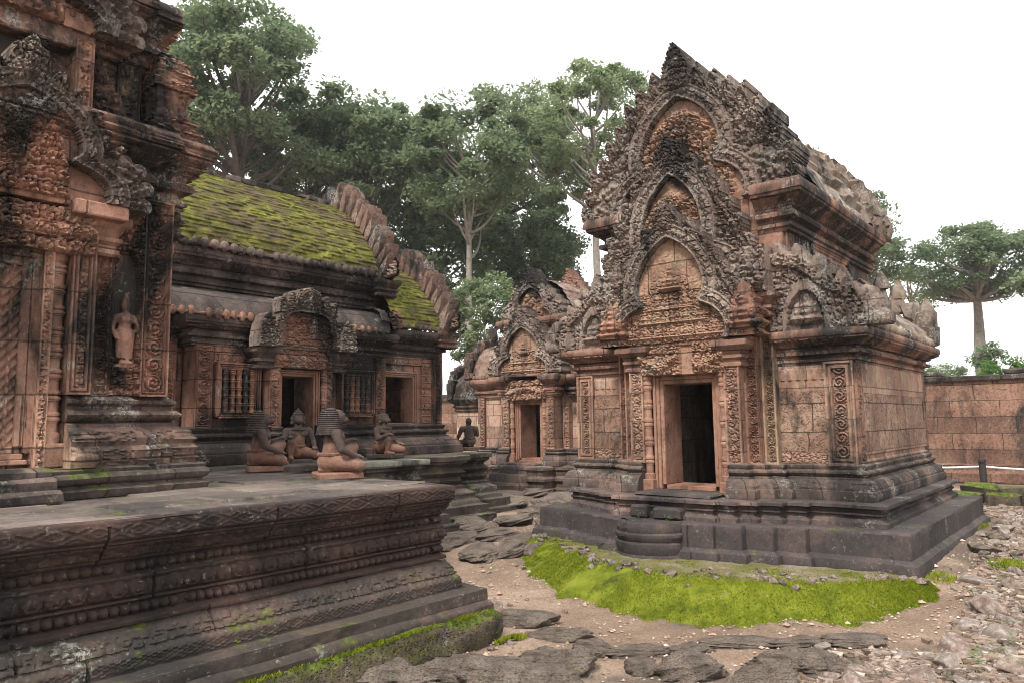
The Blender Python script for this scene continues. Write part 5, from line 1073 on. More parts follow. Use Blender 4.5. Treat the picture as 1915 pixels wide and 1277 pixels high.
# ---------------------------------------------------------------- gate building between the hall and the library
def gate():
    g = empty('gate_building', (15.0, 11.7, 0), -pi / 2)
    tag(g, 'smaller pink stone gate building in the middle distance with narrow doorway and tumbled gables', 'temple gate')
    B = lambda name, mb, mat, par=None, ang=38: mb.build(name, M[mat], par or g, None, ang)
    mb = MB(); mould(mb, [(-2.1, -.5), (-.85, -.5), (-.85, -.95), (.85, -.95), (.85, -.5), (2.1, -.5), (2.1, 2), (-2.1, 2)], [(.2, -.35), (.2, .02), (.1, .05), (.1, .18), (.16, .2), (.16, .26), (.06, .32), (.06, .42), (.12, .46), (.12, .52), (0, .54), (-.06, .55)], seg=.07, dz=.04, vis=VIS, jit=.012, disp=bands((.2, .26, 'bead', .02, .08), (.33, .42, 'fol', .02, .1))); B('plinth', mb, 'base')
    mb = MB(); bx(mb, -.75, .6, -1.55, -1.1, -.3, .16, .05, .02); bx(mb, -.6, .5, -1.3, -.9, .0, .36, .04, .015); bx(mb, -.5, .45, -1.05, -.6, .3, .555, .03, .01); B('entrance_step', mb, 'base')
    for pth in ([(-2.0, 1.8), (-2.0, 0), (-.9, 0), (-.9, -.42), (-.58, -.42)], [(.58, -.42), (.9, -.42), (.9, -.1), (1.25, -.1), (1.25, 0), (2.0, 0), (2.0, 1.8)]):
        mb = MB(); mouldend(mb, pth, LBASE(.545, .96, .2), seg=.05, dz=.03, disp=lb_bands(.545, .96, .1), vis=VIS, seed=3); B('moulded_base', mb, 'base')
        mb = MB(); mouldend(mb, pth, CORN(2.22, 2.76, .24), seg=.05, dz=.03, disp=corn_bands(2.22, 2.76, .09), vis=VIS, seed=4); B('cornice', mb, 'cornice')
    M['gatewall'] = stone('gate_wall_blocks', ((.22, .13, .098), (.32, .205, .155), (.38, .28, .20)), da=.36, la=.25, joints=(.42, .30), tone=.5)
    for x0, x1 in ((-2.0, -.34), (.34, 2.0)):
        mb = MB(); bx(mb, x0, x1, 0, .35, .6, 2.9, .01); B('wall', mb, 'gatewall')
    mb = MB(); bx(mb, -2, 2, 1.8, 2.1, .2, 2.9, .01); bx(mb, -.4, .4, .0, .35, 2.1, 2.9, .01); B('inner_wall', mb, 'inner'); mb = MB(); bx(mb, -.6, .6, -.9, 2., .4, .6, .01); B('floor', mb, 'base')
    for s in (-1, 1):
        for a, b, yf, kd, m in ((.60, .84, -.42, 'fol', 'pink'), (.90, 1.08, -.12, 'scroll', 'pink'), (1.78, 2.0, -.05, 'scroll', 'pink')):
            X = sorted((s * a, s * b)); mb = MB(); pil(mb, X[0], X[1], yf, .1, .95, 2.3, kind=kd, amp=.05, b=.035, res=.02); B('pilaster', mb, m)
        colonnette(g, s * .52, -.40, .56, 2.15, .06, 5, M['doorstone']); mb = MB(); X = sorted((s * .6, s * .9)); capital(mb, X[0], X[1], -.48, 0, 2.3, 2.78, .14); B('capital', mb, 'cornice')
    doorframe(g, 0, .31, .70, 2.04, -.38, .7, .14, M['doorstone'], sill=.12)
    mb = MB(); panel(mb, (-.62, -.46, 2.16), (1, 0, 0), (0, 0, 1), 1.24, .5, lambda u, v: .08 * foliage(u, v, .16, 2) + .06 * np.exp(-((v - .22 + .08 * np.cos(u * 5)) / .06) ** 2), .02, .4); B('lintel', mb, 'tymp')
    mb = MB(); bx(mb, -1.05, 1.05, -.5, .1, 2.75, 2.82, .015); bx(mb, -.95, .95, -.05, 1.6, 2.7, 4.0, .03); B('upper_storey', mb, 'cornice')
    pediment(-.05, -.48, 2.82, .72, 1.15, .22, .28, 1.75, M['pedi'], M['tymp'], g, tymp_fig(.3, 2, 4), thick=.3, res=.022, n=7, naga=.36, wa=.16, seed=21)
    mb = MB(); mould(mb, [(-.95, -.1), (.95, -.1), (.95, 1.7), (-.95, 1.7)], CORN(3.75, 4.25, .2), seg=.06, dz=.04, vis=VIS, jit=.012, disp=corn_bands(3.75, 4.25, .1)); B('upper_cornice', mb, 'cornice')
    pediment(-.05, -.1, 4.2, .58, .85, .2, .26, 1.42, M['pedi'], M['tymp'], g, tymp_fol(.13, .08, 1.0, 2), thick=.4, res=.022, n=7, naga=.34, wa=.17, seed=22)
    pediment(.05, 1.5, 4.2, .60, .95, .2, .28, 1.62, M['cornice'], M['cornice'], g, tymp_fol(.13, .08, 1.0, 2), thick=.4, res=.025, n=7, naga=.36, wa=.17, seed=23)
    mb = MB(); vp = [(1.05, 4.22), (1.0, 4.5), (.7, 4.95), (.3, 5.25), (0, 5.35)]
    for sg in (1, -1): surf(mb, [(sg * a, b) for a, b in vp], .2, 1.6, 'y', .08, .2, .03, .02, .4, seed=3)
    B('roof', mb, 'gable', None, 30)
    # left wing vaults with their stepped gable ends
    for x0, x1, yc, hd, ze, zr in ((-2.3, -.95, .85, .95, 2.78, 3.75), (-3.3, -2.3, .95, .75, 2.35, 3.1)):
        mb = MB(); P = [(yc - hd, ze), (yc - hd * .92, ze + (zr - ze) * .45), (yc - hd * .55, ze + (zr - ze) * .85), (yc, zr)]
        surf(mb, P, x0, x1, 'x', .06, .22, .02, .012, .5, seed=5); surf(mb, [(2 * yc - a, b) for a, b in P], x0, x1, 'x', .1, .22, .02, .012, .5, seed=6); r_ = B('wing_roof', mb, 'gable', None, 30)
        mb = MB(); Q = catmull(P, 5)
        for k in range(0, len(Q), 2):
            block_row(mb, [(x0, Q[k][0], Q[k][1] + .10)], (.26, .26, .26), .04)
            if k: block_row(mb, [(x0, 2 * yc - Q[k][0], Q[k][1] + .10)], (.26, .26, .26), .04)
        ell(mb, (x0, yc, zr + .28), (.15, .2, .28)); mb.add([(x0, a, b) for a, b in Q] + [(x0, 2 * yc - a, b) for a, b in Q[::-1][1:]], [list(range(2 * len(Q) - 1))]); B('gable_blocks', mb, 'cornice', r_)
        mb = MB(); antefixes(mb, (x0, yc - hd - .02), (x1, yc - hd - .02), ze + .04, .12, .05, .07); B('eave_tiles', mb, 'gable', r_)
    mb = MB(); bx(mb, -3.25, -2.0, .35, 1.6, .3, 2.0, .01); B('wing_wall', mb, 'gatewall'); mb = MB(); mouldend(mb, [(-3.25, 1.6), (-3.25, .35), (-2.0, .35)], CORN(1.9, 2.36, .2), seg=.06, dz=.04, vis=VIS); B('wing_cornice', mb, 'cornice')
    mb = MB(); mouldend(mb, [(-3.25, 1.6), (-3.25, .35), (-2.0, .35)], LBASE(.2, .7, .2), seg=.06, dz=.04, vis=VIS); B('wing_base', mb, 'base')
    mb = MB(); surf(mb, [(-.1, 2.78), (.0, 3.1), (.4, 3.45), (.85, 3.6)], .95, 2.3, 'x', .06, .22, .02, .012, .5, seed=5); B('wing_roof', mb, 'gable', None, 30)
gate()
# ---------------------------------------------------------------- boundary wall, rope fence
def outer_wall():
    g = empty('boundary_wall', (21.5, 3, 0)); O = (21.5, 3, 0)
    tag(g, 'long reddish laterite block wall with dark coping behind the rope fence', 'wall')
    mb = MB(); panel(mb, (21.5, 32, -.3), (0, -1, 0), (0, 0, 1), 50, 2.8, lambda u, v: .03 * fbm(u * 3, v * 3, 3) + .02 * hsh(np.floor(v / .4), np.floor(u / 1.05 + .5 * np.floor(v / .4)), 2), .06, .8); mb.build('wall_face', M['latwall'], g, O)
    mb = MB(); y = 32.
    while y > -18:
        l = rnd.uniform(.8, 1.3); bx(mb, 21.38, 22.2, y - l + .01, y - .01, 2.48, 2.62 + rnd.uniform(-.01, .01), .02, .01)
        if rnd.random() < .72 or 1.9 < y < 3.6: bx(mb, 21.5, 22.1, y - l + .005, y - .005, 2.615, 2.76 + rnd.uniform(-.03, .03), .04, .015)
        y -= l
    mb.build('coping', M['latcap'], g, O)
    mb = MB(); mould(mb, [(21.4, -18), (22, -18), (22, 32), (21.4, 32)], [(.1, -.3), (.1, .22), (.02, .30), (.02, .42), (-.05, .45)], seg=.3, dz=.06, vis=lambda n: n[0] < -.5, jit=.03); mb.build('wall_foot', M['latwall'], g, O)
outer_wall()
def fence():
    pts = [(20.2, 6.2), (20.4, 2.8), (20.6, -.6)]
    for i, (x, y) in enumerate(pts):
        mb = MB(); lathe(mb, x, y, [(.075, -.1), (.075, .50), (.055, .505), (.055, .53), (.08, .535), (.08, .60), (.06, .62), (0, .625)], 14)
        o = mb.build('fence_post', M['post'], None, (x, y, 0)); o.location = (x, y, 0); tag(o, 'short black round post holding the white rope in front of the red wall', 'post', 'rope fence posts')
    for i in range(2):
        a, b = np.array([*pts[i], .44]), np.array([*pts[i + 1], .44]); P = [a + (b - a) * t - np.array([0, 0, .07 * 4 * t * (1 - t)]) for t in np.linspace(0, 1, 14)]
        mb = MB(); n = 8; an = np.arange(n) * 2 * pi / n; V = np.array([[p + .020 * (math.cos(q) * np.array([1, 0, 0]) + math.sin(q) * np.array([0, 0, 1])) for p in P] for q in an]).reshape(-1, 3); mb.add(V, gq(n, len(P), True))
        o = mb.build('fence_rope', M['rope'], None, a); o.location = a; tag(o, ['white rope slung from behind the large temple to the black post', 'white rope running from the black post out of view on the right'][i], 'rope')
fence()
# ---------------------------------------------------------------- ground, moss mound, stones
def gz(x, y):
    x = np.asarray(x, float); y = np.asarray(y, float)
    z = -.33 + .30 * sst(5.8, 11.5, x) + .05 * (fbm(x * .5, y * .5, 3) - .5) * 2 + .02 * (fbm(x * 2.3, y * 2.3, 5) - .5) * 2
    return z + .10 * sst(1.4, .3, y) * sst(3.5, 6, x) * sst(12, 9, x)
def ground():
    def ax(c, lo, hi, n, fine):
        t = np.linspace(-1, 1, n); s = np.sinh(t * 4.2) / np.sinh(4.2); return np.where(s < 0, c + s * (c - lo), c + s * (hi - c))
    X = np.unique(np.concatenate([np.arange(2, 12, .045), np.arange(12, 24, .12), ax(12, -300, 320, 70, 0)])); Y = np.unique(np.concatenate([np.arange(0, 8, .045), np.arange(8, 14, .1), ax(4, -300, 320, 70, 0)]))
    x, y = np.meshgrid(X, Y, indexing='ij'); z = gz(x, y); m = (x > 2) & (x < 22) & (y > -2) & (y < 14)
    z = z + m * (.022 * (fbm(x * 6, y * 6, 9) - .5) + .012 * (fbm(x * 19, y * 19, 4) - .5))
    mb = MB(); mb.add(np.stack([x, y, z], -1).reshape(-1, 3), gq(len(X), len(Y))); o = mb.build('ground', M['ground'], None, None, 80); tag(o, kind='structure')
    n = 9000; px = nr.uniform(3.2, 12, n); py = nr.uniform(.2, 8, n); k = fbm(px * 1.1, py * 1.1, 4) > .38; px = px[k]; py = py[k]; n = len(px); s = nr.uniform(.005, .02, n) * (1 + 1.3 * (nr.uniform(0, 1, n) > .93))
    oc = np.array([[1, 0, 0], [-1, 0, 0], [0, 1, 0], [0, -1, 0], [0, 0, 1], [0, 0, -1.]]); tf = np.array([[0, 2, 4], [2, 1, 4], [1, 3, 4], [3, 0, 4]])
    V = oc[None] * s[:, None, None] * nr.uniform(.6, 1.3, (n, 6, 1)); a = nr.uniform(0, 6.3, n); c_, s_ = np.cos(a)[:, None], np.sin(a)[:, None]
    V = np.stack([V[..., 0] * c_ - V[..., 1] * s_, V[..., 0] * s_ + V[..., 1] * c_, V[..., 2] * .7], -1) + np.stack([px, py, gz(px, py) + s * .3], -1)[:, None]
    mb = MB(); mb.add(V.reshape(-1, 3), (tf[None] + 6 * np.arange(n)[:, None, None]).reshape(-1, 3)); o = mb.build('gravel', M['gravel'], None, None, None); tag(o, 'fine scattered pebbles and grit over the sandy path', 'gravel', kind='stuff')
ground()
def chips():
    n = 4200; t = nr.uniform(0, 1, n); py = nr.uniform(925, 1290, n); px = np.where(t < .35, nr.normal(1675, 70, n), 1905 - (py - 930) * .10 + nr.normal(0, 1, n) * (22 + (py - 930) * .10)); py = np.where(t < .35, nr.uniform(1200, 1290, n), py)
    P = np.array([at(a, b, z=-.2)[:2] for a, b in zip(px, py)]); k = ~((P[:, 0] > 8.4) & (P[:, 0] < 14.2) & (P[:, 1] > 1.7)); P = P[k]; n = len(P); s = nr.uniform(.008, .032, n)
    b = np.array([[x, y, z] for x in (-1, 1) for y in (-1, 1) for z in (-1, 1)], float); V = b[None] * s[:, None, None] * nr.uniform(.5, 1.3, (n, 1, 3)) + nr.normal(0, .22, (n, 8, 3)) * s[:, None, None]; a = nr.uniform(0, 6.3, n)
    c_, s_ = np.cos(a)[:, None], np.sin(a)[:, None]; V = np.stack([V[..., 0] * c_ - V[..., 1] * s_, V[..., 0] * s_ + V[..., 1] * c_, V[..., 2] * .7], -1) + np.stack([P[:, 0], P[:, 1], gz(P[:, 0], P[:, 1]) + s * .25], -1)[:, None]
    q = np.array([[0, 1, 3, 2], [4, 6, 7, 5], [0, 4, 5, 1], [2, 3, 7, 6], [0, 2, 6, 4], [1, 5, 7, 3]]); mb = MB(); mb.add(V.reshape(-1, 3), (q[None] + 8 * np.arange(n)[:, None, None]).reshape(-1, 4))
    o = mb.build('stone_chips', M['chips'], None, None, None); tag(o, 'small broken stone chips between the rubble stones at lower right', 'stone chips', kind='stuff')
chips()
MOUT = catmull([(8.75, 7.05), (8.25, 6.95), (7.55, 6.25), (6.95, 5.55), (6.52, 4.6), (6.42, 3.75), (6.60, 2.95), (7.0, 2.3), (7.6, 1.82), (8.25, 1.60), (8.75, 1.62)], 8)
MIN_ = catmull([(9.0, 6.9), (8.85, 6.6), (8.7, 6.0), (8.55, 5.5), (8.3, 5.0), (8.3, 4.4), (8.5, 3.8), (8.6, 3.2), (8.7, 2.6), (8.8, 2.2), (8.9, 1.95)], 8)
def mound_pt(i, t):
    """i along the crescent 0..1, t from the plinth (0) to the outer foot (1)"""
    k = i * (len(MOUT) - 1); f = np.arange(len(MOUT)); a = np.stack([np.interp(k, f, MIN_[:, 0]), np.interp(k, f, MIN_[:, 1])], -1); b = np.stack([np.interp(k, f, MOUT[:, 0]), np.interp(k, f, MOUT[:, 1])], -1)
    b = a + (b - a) * (1 + .13 * (fbm(i * 26, i * 0, 5) - .5) * 2 + .05 * (fbm(i * 110, i * 0, 7) - .5) * 2)[..., None]
    p = a + (b - a) * t[..., None]; g_ = gz(p[..., 0], p[..., 1]); e = np.clip(np.minimum(i, 1 - i) * 9, 0, 1) ** .6
    top = -.035 + .0 * t; hgt = (1 - sst(.42, 1.0, t) ** .85) * (.75 + .25 * e)
    z = g_ - .02 + (top - g_) * hgt + .035 * (fbm(p[..., 0] * 3, p[..., 1] * 3, 6) - .5) + .02 * (fbm(p[..., 0] * 9, p[..., 1] * 9, 2) - .5)
    return np.stack([p[..., 0], p[..., 1], z], -1)
def mound():
    for t0, t1, m_ in ((0, .47, 'moundtop'), (.47, 1.02, 'mossearth')):
        i, t = np.meshgrid(np.linspace(0, 1, 240), np.linspace(t0, t1, 36), indexing='ij'); mb = MB(); mb.add(mound_pt(i, t).reshape(-1, 3), gq(240, 36)); o = mb.build('earth_mound', M[m_], None, None, 80); tag(o, kind='structure')
    n = 150000; i = nr.uniform(0, 1, n); t = 1.03 - np.abs(nr.uniform(0, 1, n)) ** 1.1 * 1.0; P = mound_pt(i, t); q = fbm(P[:, 0] * 2.6, P[:, 1] * 2.6, 8)
    pr = np.where(t > .42 + .12 * (fbm(i * 40, i * 0, 9) - .5), 1.15 - 3.2 * np.clip(q - .52, 0, 1) * 3, np.clip((q - .50) * 4, 0.03, .55)); k = nr.uniform(0, 1, n) < pr; mb = MB(); blades(mb, P[k] - (0, 0, .004), .017, .011, out=(-.4, -.2, 0))
    o = mb.build('moss', M['moss'], None, None, None); tag(o, 'bright green moss carpeting the crescent bank before the temple plinth', 'moss', kind='stuff')
def mossearth():
    N = NT('moss_earth'); c = N.ramp(N.noise(4, 7, .7), (.32, (.045, .055, .012)), (.46, (.11, .135, .012)), (.6, (.17, .19, .02)), (.74, (.22, .18, .12)))
    return N.fin(c, N.bump(N.noise(30, 6, .7), .9, .03), .95, .1)
M['mossearth'] = mossearth()
def moundtop():
    N = NT('mound_top_earth'); c = N.ramp(N.noise(2.5, 8, .7), (.34, (.10, .105, .03)), (.48, (.15, .13, .065)), (.60, (.20, .17, .125)), (.72, (.28, .245, .20)))
    c = N.mix(.4, c, N.ramp(N.noise(40, 4, .75), (.35, .2), (.65, .8)), 'OVERLAY'); return N.fin(c, N.bump(N.noise(30, 6, .7), .9, .03), .95, .1)
M['moundtop'] = moundtop(); mound()
def moss_spots():
    mb = MB()
    for px, py, z, rx, ry, n in ((1035, 938, -.05, .55, .18, 2600), (985, 936, -.05, .25, .12, 900), (835, 992, -.12, .30, .16, 1500), (880, 1000, -.12, .22, .1, 700), (955, 1192, -.30, .16, .07, 900), (1000, 995, -.1, .10, .10, 800), (1880, 1075, -.16, .3, .2, 900), (1820, 985, -.05, .5, .2, 1400), (1760, 1095, -.2, .2, .15, 300)):
        c = at(px, py, z=z); a = nr.uniform(0, 6.3, n); r = nr.uniform(0, 1, n) ** .6; x = c[0] + np.cos(a) * r * rx + nr.normal(0, .04, n); y = c[1] + np.sin(a) * r * ry; k = fbm(x * 6, y * 6, 2) > .42; x, y = x[k], y[k]; blades(mb, np.stack([x, y, gz(x, y) + .01 + .03 * (1 - r[k])], -1), .022, .016)
    o = mb.build('moss_patches', M['moss'], None, None, None); tag(o, 'small cushions of moss on the ground between the buildings and stones', 'moss', kind='stuff')
moss_spots()
def rock_mesh(name, sub, cuts, rough, seed, flat=1., fr=3.):
    bm = bmesh.new(); bmesh.ops.create_icosphere(bm, subdivisions=sub, radius=1); r = np.random.RandomState(seed)
    V = np.array([v.co for v in bm.verts]); 
    for k in range(cuts):
        n = r.normal(size=3); n /= np.linalg.norm(n); d = r.uniform(.42, .8); h = V @ n; V = V - np.clip(h - d, 0, 9)[:, None] * n * .92
    V *= 1 + rough * 2 * (fbm(V[:, 0] * fr + seed, V[:, 1] * fr + V[:, 2] * fr * 1.3, seed)[:, None] - .5) + rough * .7 * (fbm(V[:, 0] * fr * 4 + seed, V[:, 1] * fr * 4 + V[:, 2] * fr * 4.7, seed + 3)[:, None] - .5)
    if sub > 4: V *= 1 + .09 * (fbm(V[:, 0] * 7 + seed, V[:, 1] * 9 + V[:, 2] * 11, seed + 9)[:, None] - .5) + .05 * (vn(V[:, 0] * 30, V[:, 1] * 30 + V[:, 2] * 33, 4)[:, None] - .5)
    V -= (V.max(0) + V.min(0)) / 2; V /= np.abs(V).max(0); V[:, 2] *= flat
    for v, c in zip(bm.verts, V): v.co = c
    me = bpy.data.meshes.new(name); bm.to_mesh(me); bm.free(); me.polygons.foreach_set('use_smooth', np.ones(len(me.polygons), bool)); me.set_sharp_from_angle(angle=R_(28 if sub < 5 else 60)); return me
def stones():
    big = [rock_mesh('laterite_boulder', 5, 3, .24, k, 1., 1.9) for k in range(6)]
    for m in big: m.materials.append(M['paver'])
    def put(me, name, x, y, rx, ry, rz_, a, sink, label, cat, grp, z=None):
        o = bpy.data.objects.new(name, me); COL.objects.link(o); o.location = (x, y, (float(gz(x, y)) if z is None else z) + rz_ * (1 - sink) - rz_ * .45); o.scale = (rx, ry, rz_); o.rotation_euler = (rnd.uniform(-.08, .08), rnd.uniform(-.08, .08), a); tag(o, label, cat, grp); return o
    near = [(735, 1268, .34, .26, .13, 'broad pitted dark boulder at the bottom edge below the mossy platform foot'), (930, 1262, .30, .24, .14, 'largest lumpy dark boulder in the foreground beside the sandy patch'), (1060, 1240, .24, .2, .14, 'round dark boulder leaning on the largest foreground boulder'), (1010, 1225, .2, .16, .1, 'small lumpy boulder behind the largest foreground boulder'), (1030, 1275, .24, .18, .13, 'dark boulder cut by the bottom edge right of the largest one'), (840, 1250, .26, .2, .1, 'low dark boulder wedged between the two broad foreground boulders'),
            (1290, 1248, .27, .2, .15, 'rounded grey boulder alone in the sand at bottom centre'), (1200, 1243, .13, .12, .09, 'small dark boulder just left of the rounded grey one'), (1430, 1270, .27, .2, .13, 'grey boulder cut by the bottom edge below the flat pair'), (1465, 1236, .26, .18, .12, 'left one of the flat grey pair near the rubble heap'), (1535, 1244, .20, .17, .11, 'right one of the flat grey pair near the rubble heap'),
            (1190, 1208, .26, .13, .06, 'long thin flat stone lying in the path above the rounded boulder'), (1290, 1206, .2, .1, .05, 'thin flat stone right of the long thin flat one'), (985, 1152, .30, .14, .11, 'first dark stone of the low ridge beside the platform corner'), (1045, 1178, .30, .13, .10, 'middle dark stone of the low ridge running from the platform corner'), (1105, 1205, .17, .14, .11, 'small round boulder at the end of the low laterite ridge'), (870, 1236, .22, .16, .07, 'low flat dark slab against the mossy platform foot'),
            (1390, 1195, .36, .15, .04, 'worn grey slab nearly level with the path below the moss bank'), (1500, 1198, .30, .14, .04, 'worn grey slab beside the first pale rubble stone'), (1600, 1200, .3, .16, .05, 'worn grey slab sunk in sand beside the rubble heap')]
    for k, (px, py, rx, ry, h, lb) in enumerate(near):
        p = at(px, py, z=-.28); put(big[k % 6], 'boulder', p[0], p[1], rx * 1.1, ry * 1.15, h * 1.0, rnd.uniform(-.35, .35) - .75, .35, lb, 'boulder', None)
    mid = [(840, 1008, .4, .3), (905, 1022, .45, .3), (985, 1005, .5, .3), (1050, 990, .4, .3), (890, 985, .55, .4), (960, 978, .5, .35), (1020, 968, .5, .4), (930, 955, .6, .4), (990, 948, .55, .4), (1045, 950, .5, .4), (880, 958, .5, .3), (940, 935, .6, .4), (1000, 930, .6, .4), (860, 1000, .3, .3), (1010, 1020, .35, .25), (955, 1018, .4, .25), (1060, 935, .5, .4), (830, 975, .4, .35), (930, 998, .4, .3), (1085, 975, .3, .3)]
    for k, (px, py, rx, ry) in enumerate(mid):
        p = at(px, py, z=-.12); put(big[k % 6], 'paving_boulder', p[0], p[1], rx * 1.1, ry * 1.1, rnd.uniform(.10, .15), rnd.uniform(0, 3), .35, 'low dark laterite boulder paving the passage between terrace and temple', 'boulder', 'laterite boulders paving the passage')
    # rubble on the right
    kinds = {}
    for key, mt in (('a', 'rub'), ('b', 'rub2'), ('c', 'rub3')):
        kinds[key] = [rock_mesh('rubble_stone', 4, 16, .09, 40 + k + ord(key) * 3, 1., 2.) for k in range(6)]
        for m in kinds[key]: m.materials.append(M[mt])
    LB = {'a': ('pinkish rubble stone among the scattered stones at lower right', 'pinkish rubble stones'), 'b': ('pale grey rubble stone among the scattered stones at lower right', 'pale rubble stones'), 'c': ('dark mossy stone in the rubble along the temple plinth', 'dark rubble stones')}
    placed = []
    def sc(px, py, r, key, zz=-.22, up=0):
        p = at(px, py, z=zz)
        if any((p[0] - q[0]) ** 2 + (p[1] - q[1]) ** 2 < (r + q[2]) ** 2 * .42 for q in placed) and not up: return
        if 8.3 < p[0] < 14.2 and 1.75 < p[1] < 7.2: return
        placed.append((p[0], p[1], r)); put(kinds[key][rnd.randrange(6)], 'rubble_stone', p[0], p[1], r * rnd.uniform(.75, 1.25), r * rnd.uniform(.55, .85), r * rnd.uniform(.38, .62), rnd.uniform(0, 6.3), .2, LB[key][0], 'stone', LB[key][1], float(gz(p[0], p[1])) + up)
    for px, py, r, k in ((1535, 1198, .075, 'b'), (1600, 1255, .16, 'a'), (1655, 1262, .15, 'a'), (1720, 1248, .13, 'a'), (1560, 1225, .07, 'b'), (1770, 1225, .12, 'b'), (1690, 1215, .1, 'b'), (1850, 1150, .2, 'a'), (1870, 1190, .17, 'b'), (1825, 1105, .14, 'b'), (1840, 1060, .18, 'c'), (1880, 1015, .16, 'b'), (1900, 1120, .15, 'a'), (1790, 1200, .18, 'a'), (1895, 1245, .16, 'a')): sc(px, py, r, k)
    for _ in range(900):
        t = rnd.random()
        if t < .33: px, py = rnd.gauss(1675, 62), rnd.uniform(1205, 1277)
        elif t < .80: py = rnd.uniform(930, 1277); px = 1905 - (py - 930) * .14 + rnd.gauss(0, 20 + (py - 930) * .10)
        else: px = rnd.uniform(1700, 1860); py = 1085 - (px - 1700) * .95 + rnd.gauss(8, 12)
        if px > 1990 or py < 915: continue
        key = 'c' if t >= .80 else ('b' if rnd.random() < .45 else ('a' if rnd.random() < .8 else 'c'))
        sc(px, py, rnd.choice((.03, .035, .045, .05, .06, .075, .085, .10)), key, -.2)
    for _ in range(75): # stones lodged on the mound
        i = rnd.uniform(.05, .97); t = abs(rnd.gauss(.40, .09)); p = mound_pt(np.array([i]), np.array([t]))[0]; r = rnd.uniform(.02, .05)
        put(kinds[rnd.choice('bca')][rnd.randrange(6)], 'mound_stone', p[0], p[1], r * 1.3, r, r * .8, rnd.uniform(0, 6), .1, 'small loose stone lodged in the moss below the temple plinth', 'stone', 'small stones on the mossy bank', p[2])
    for _ in range(60):
        x, y = rnd.uniform(4.6, 8.2), rnd.uniform(1.0, 6.5)
        r = rnd.uniform(.015, .04); put(kinds[rnd.choice('ba')][rnd.randrange(6)], 'loose_stone', x, y, r * 1.3, r, r * .8, rnd.uniform(0, 6), .1, 'small pale stone lying loose on the sandy path', 'stone', 'loose stones on the path')
stones()
def kerb():
    g = empty('mossy_kerb', (16.6, 0, 0)); tag(g, 'low mossy row of old laterite blocks before the rope fence at far right', 'kerb')
    mb = MB(); block_row(mb, [(16.6 + rnd.uniform(-.08, .08), 2.6 - .62 * k, .02) for k in range(12)], (.5, .64, .34), .04); block_row(mb, [(17.1 + rnd.uniform(-.08, .08), 2.4 - .62 * k, .10) for k in range(12)], (.5, .64, .34), .04); mb.build('kerb_blocks', M['latmoss'], g, (16.6, 0, 0))
kerb()
def weeds():
    spots = [at(1120, 1022, z=-.03), at(1143, 1034, z=-.03), at(1178, 1058, z=-.05), at(1196, 1066, z=-.05), at(1100, 1008, z=-.03), at(1030, 1000, z=-.05), at(1890, 1060, z=-.1), at(1905, 1110, z=-.15), at(1830, 1240, z=-.25), at(1870, 1090, z=-.12)] + [at(rnd.uniform(1780, 1910), rnd.uniform(1000, 1260), z=-.2) for _ in range(16)] + [np.array([8.42, 4.66 - .12, .36]), np.array([8.42, 4.66 + .3, .36])]
    for k, p in enumerate(spots):
        mb = MB(); n = rnd.randint(9, 16)
        for q in range(n):
            a = rnd.uniform(0, 6.28); r = rnd.uniform(.01, .06); h = rnd.uniform(.02, .10); c = np.array([math.cos(a) * r, math.sin(a) * r, h]); d = np.array([math.cos(a), math.sin(a), rnd.uniform(-.2, .4)]) * rnd.uniform(.018, .03); e = np.array([-math.sin(a), math.cos(a), 0]) * .012
            mb.add([c - d * .2, c + d * .5 + e, c + d, c + d * .5 - e], [[0, 1, 2, 3]]); mb.add([(0, 0, -.01), (.003, 0, -.01), c], [[0, 1, 2]])
        o = mb.build('weed', M['weed'], None, None, None); o.location = p; tag(o, 'tiny bright green weed sprouting from cracks and stones around the temple', 'weed', 'weeds around the temple')
weeds()
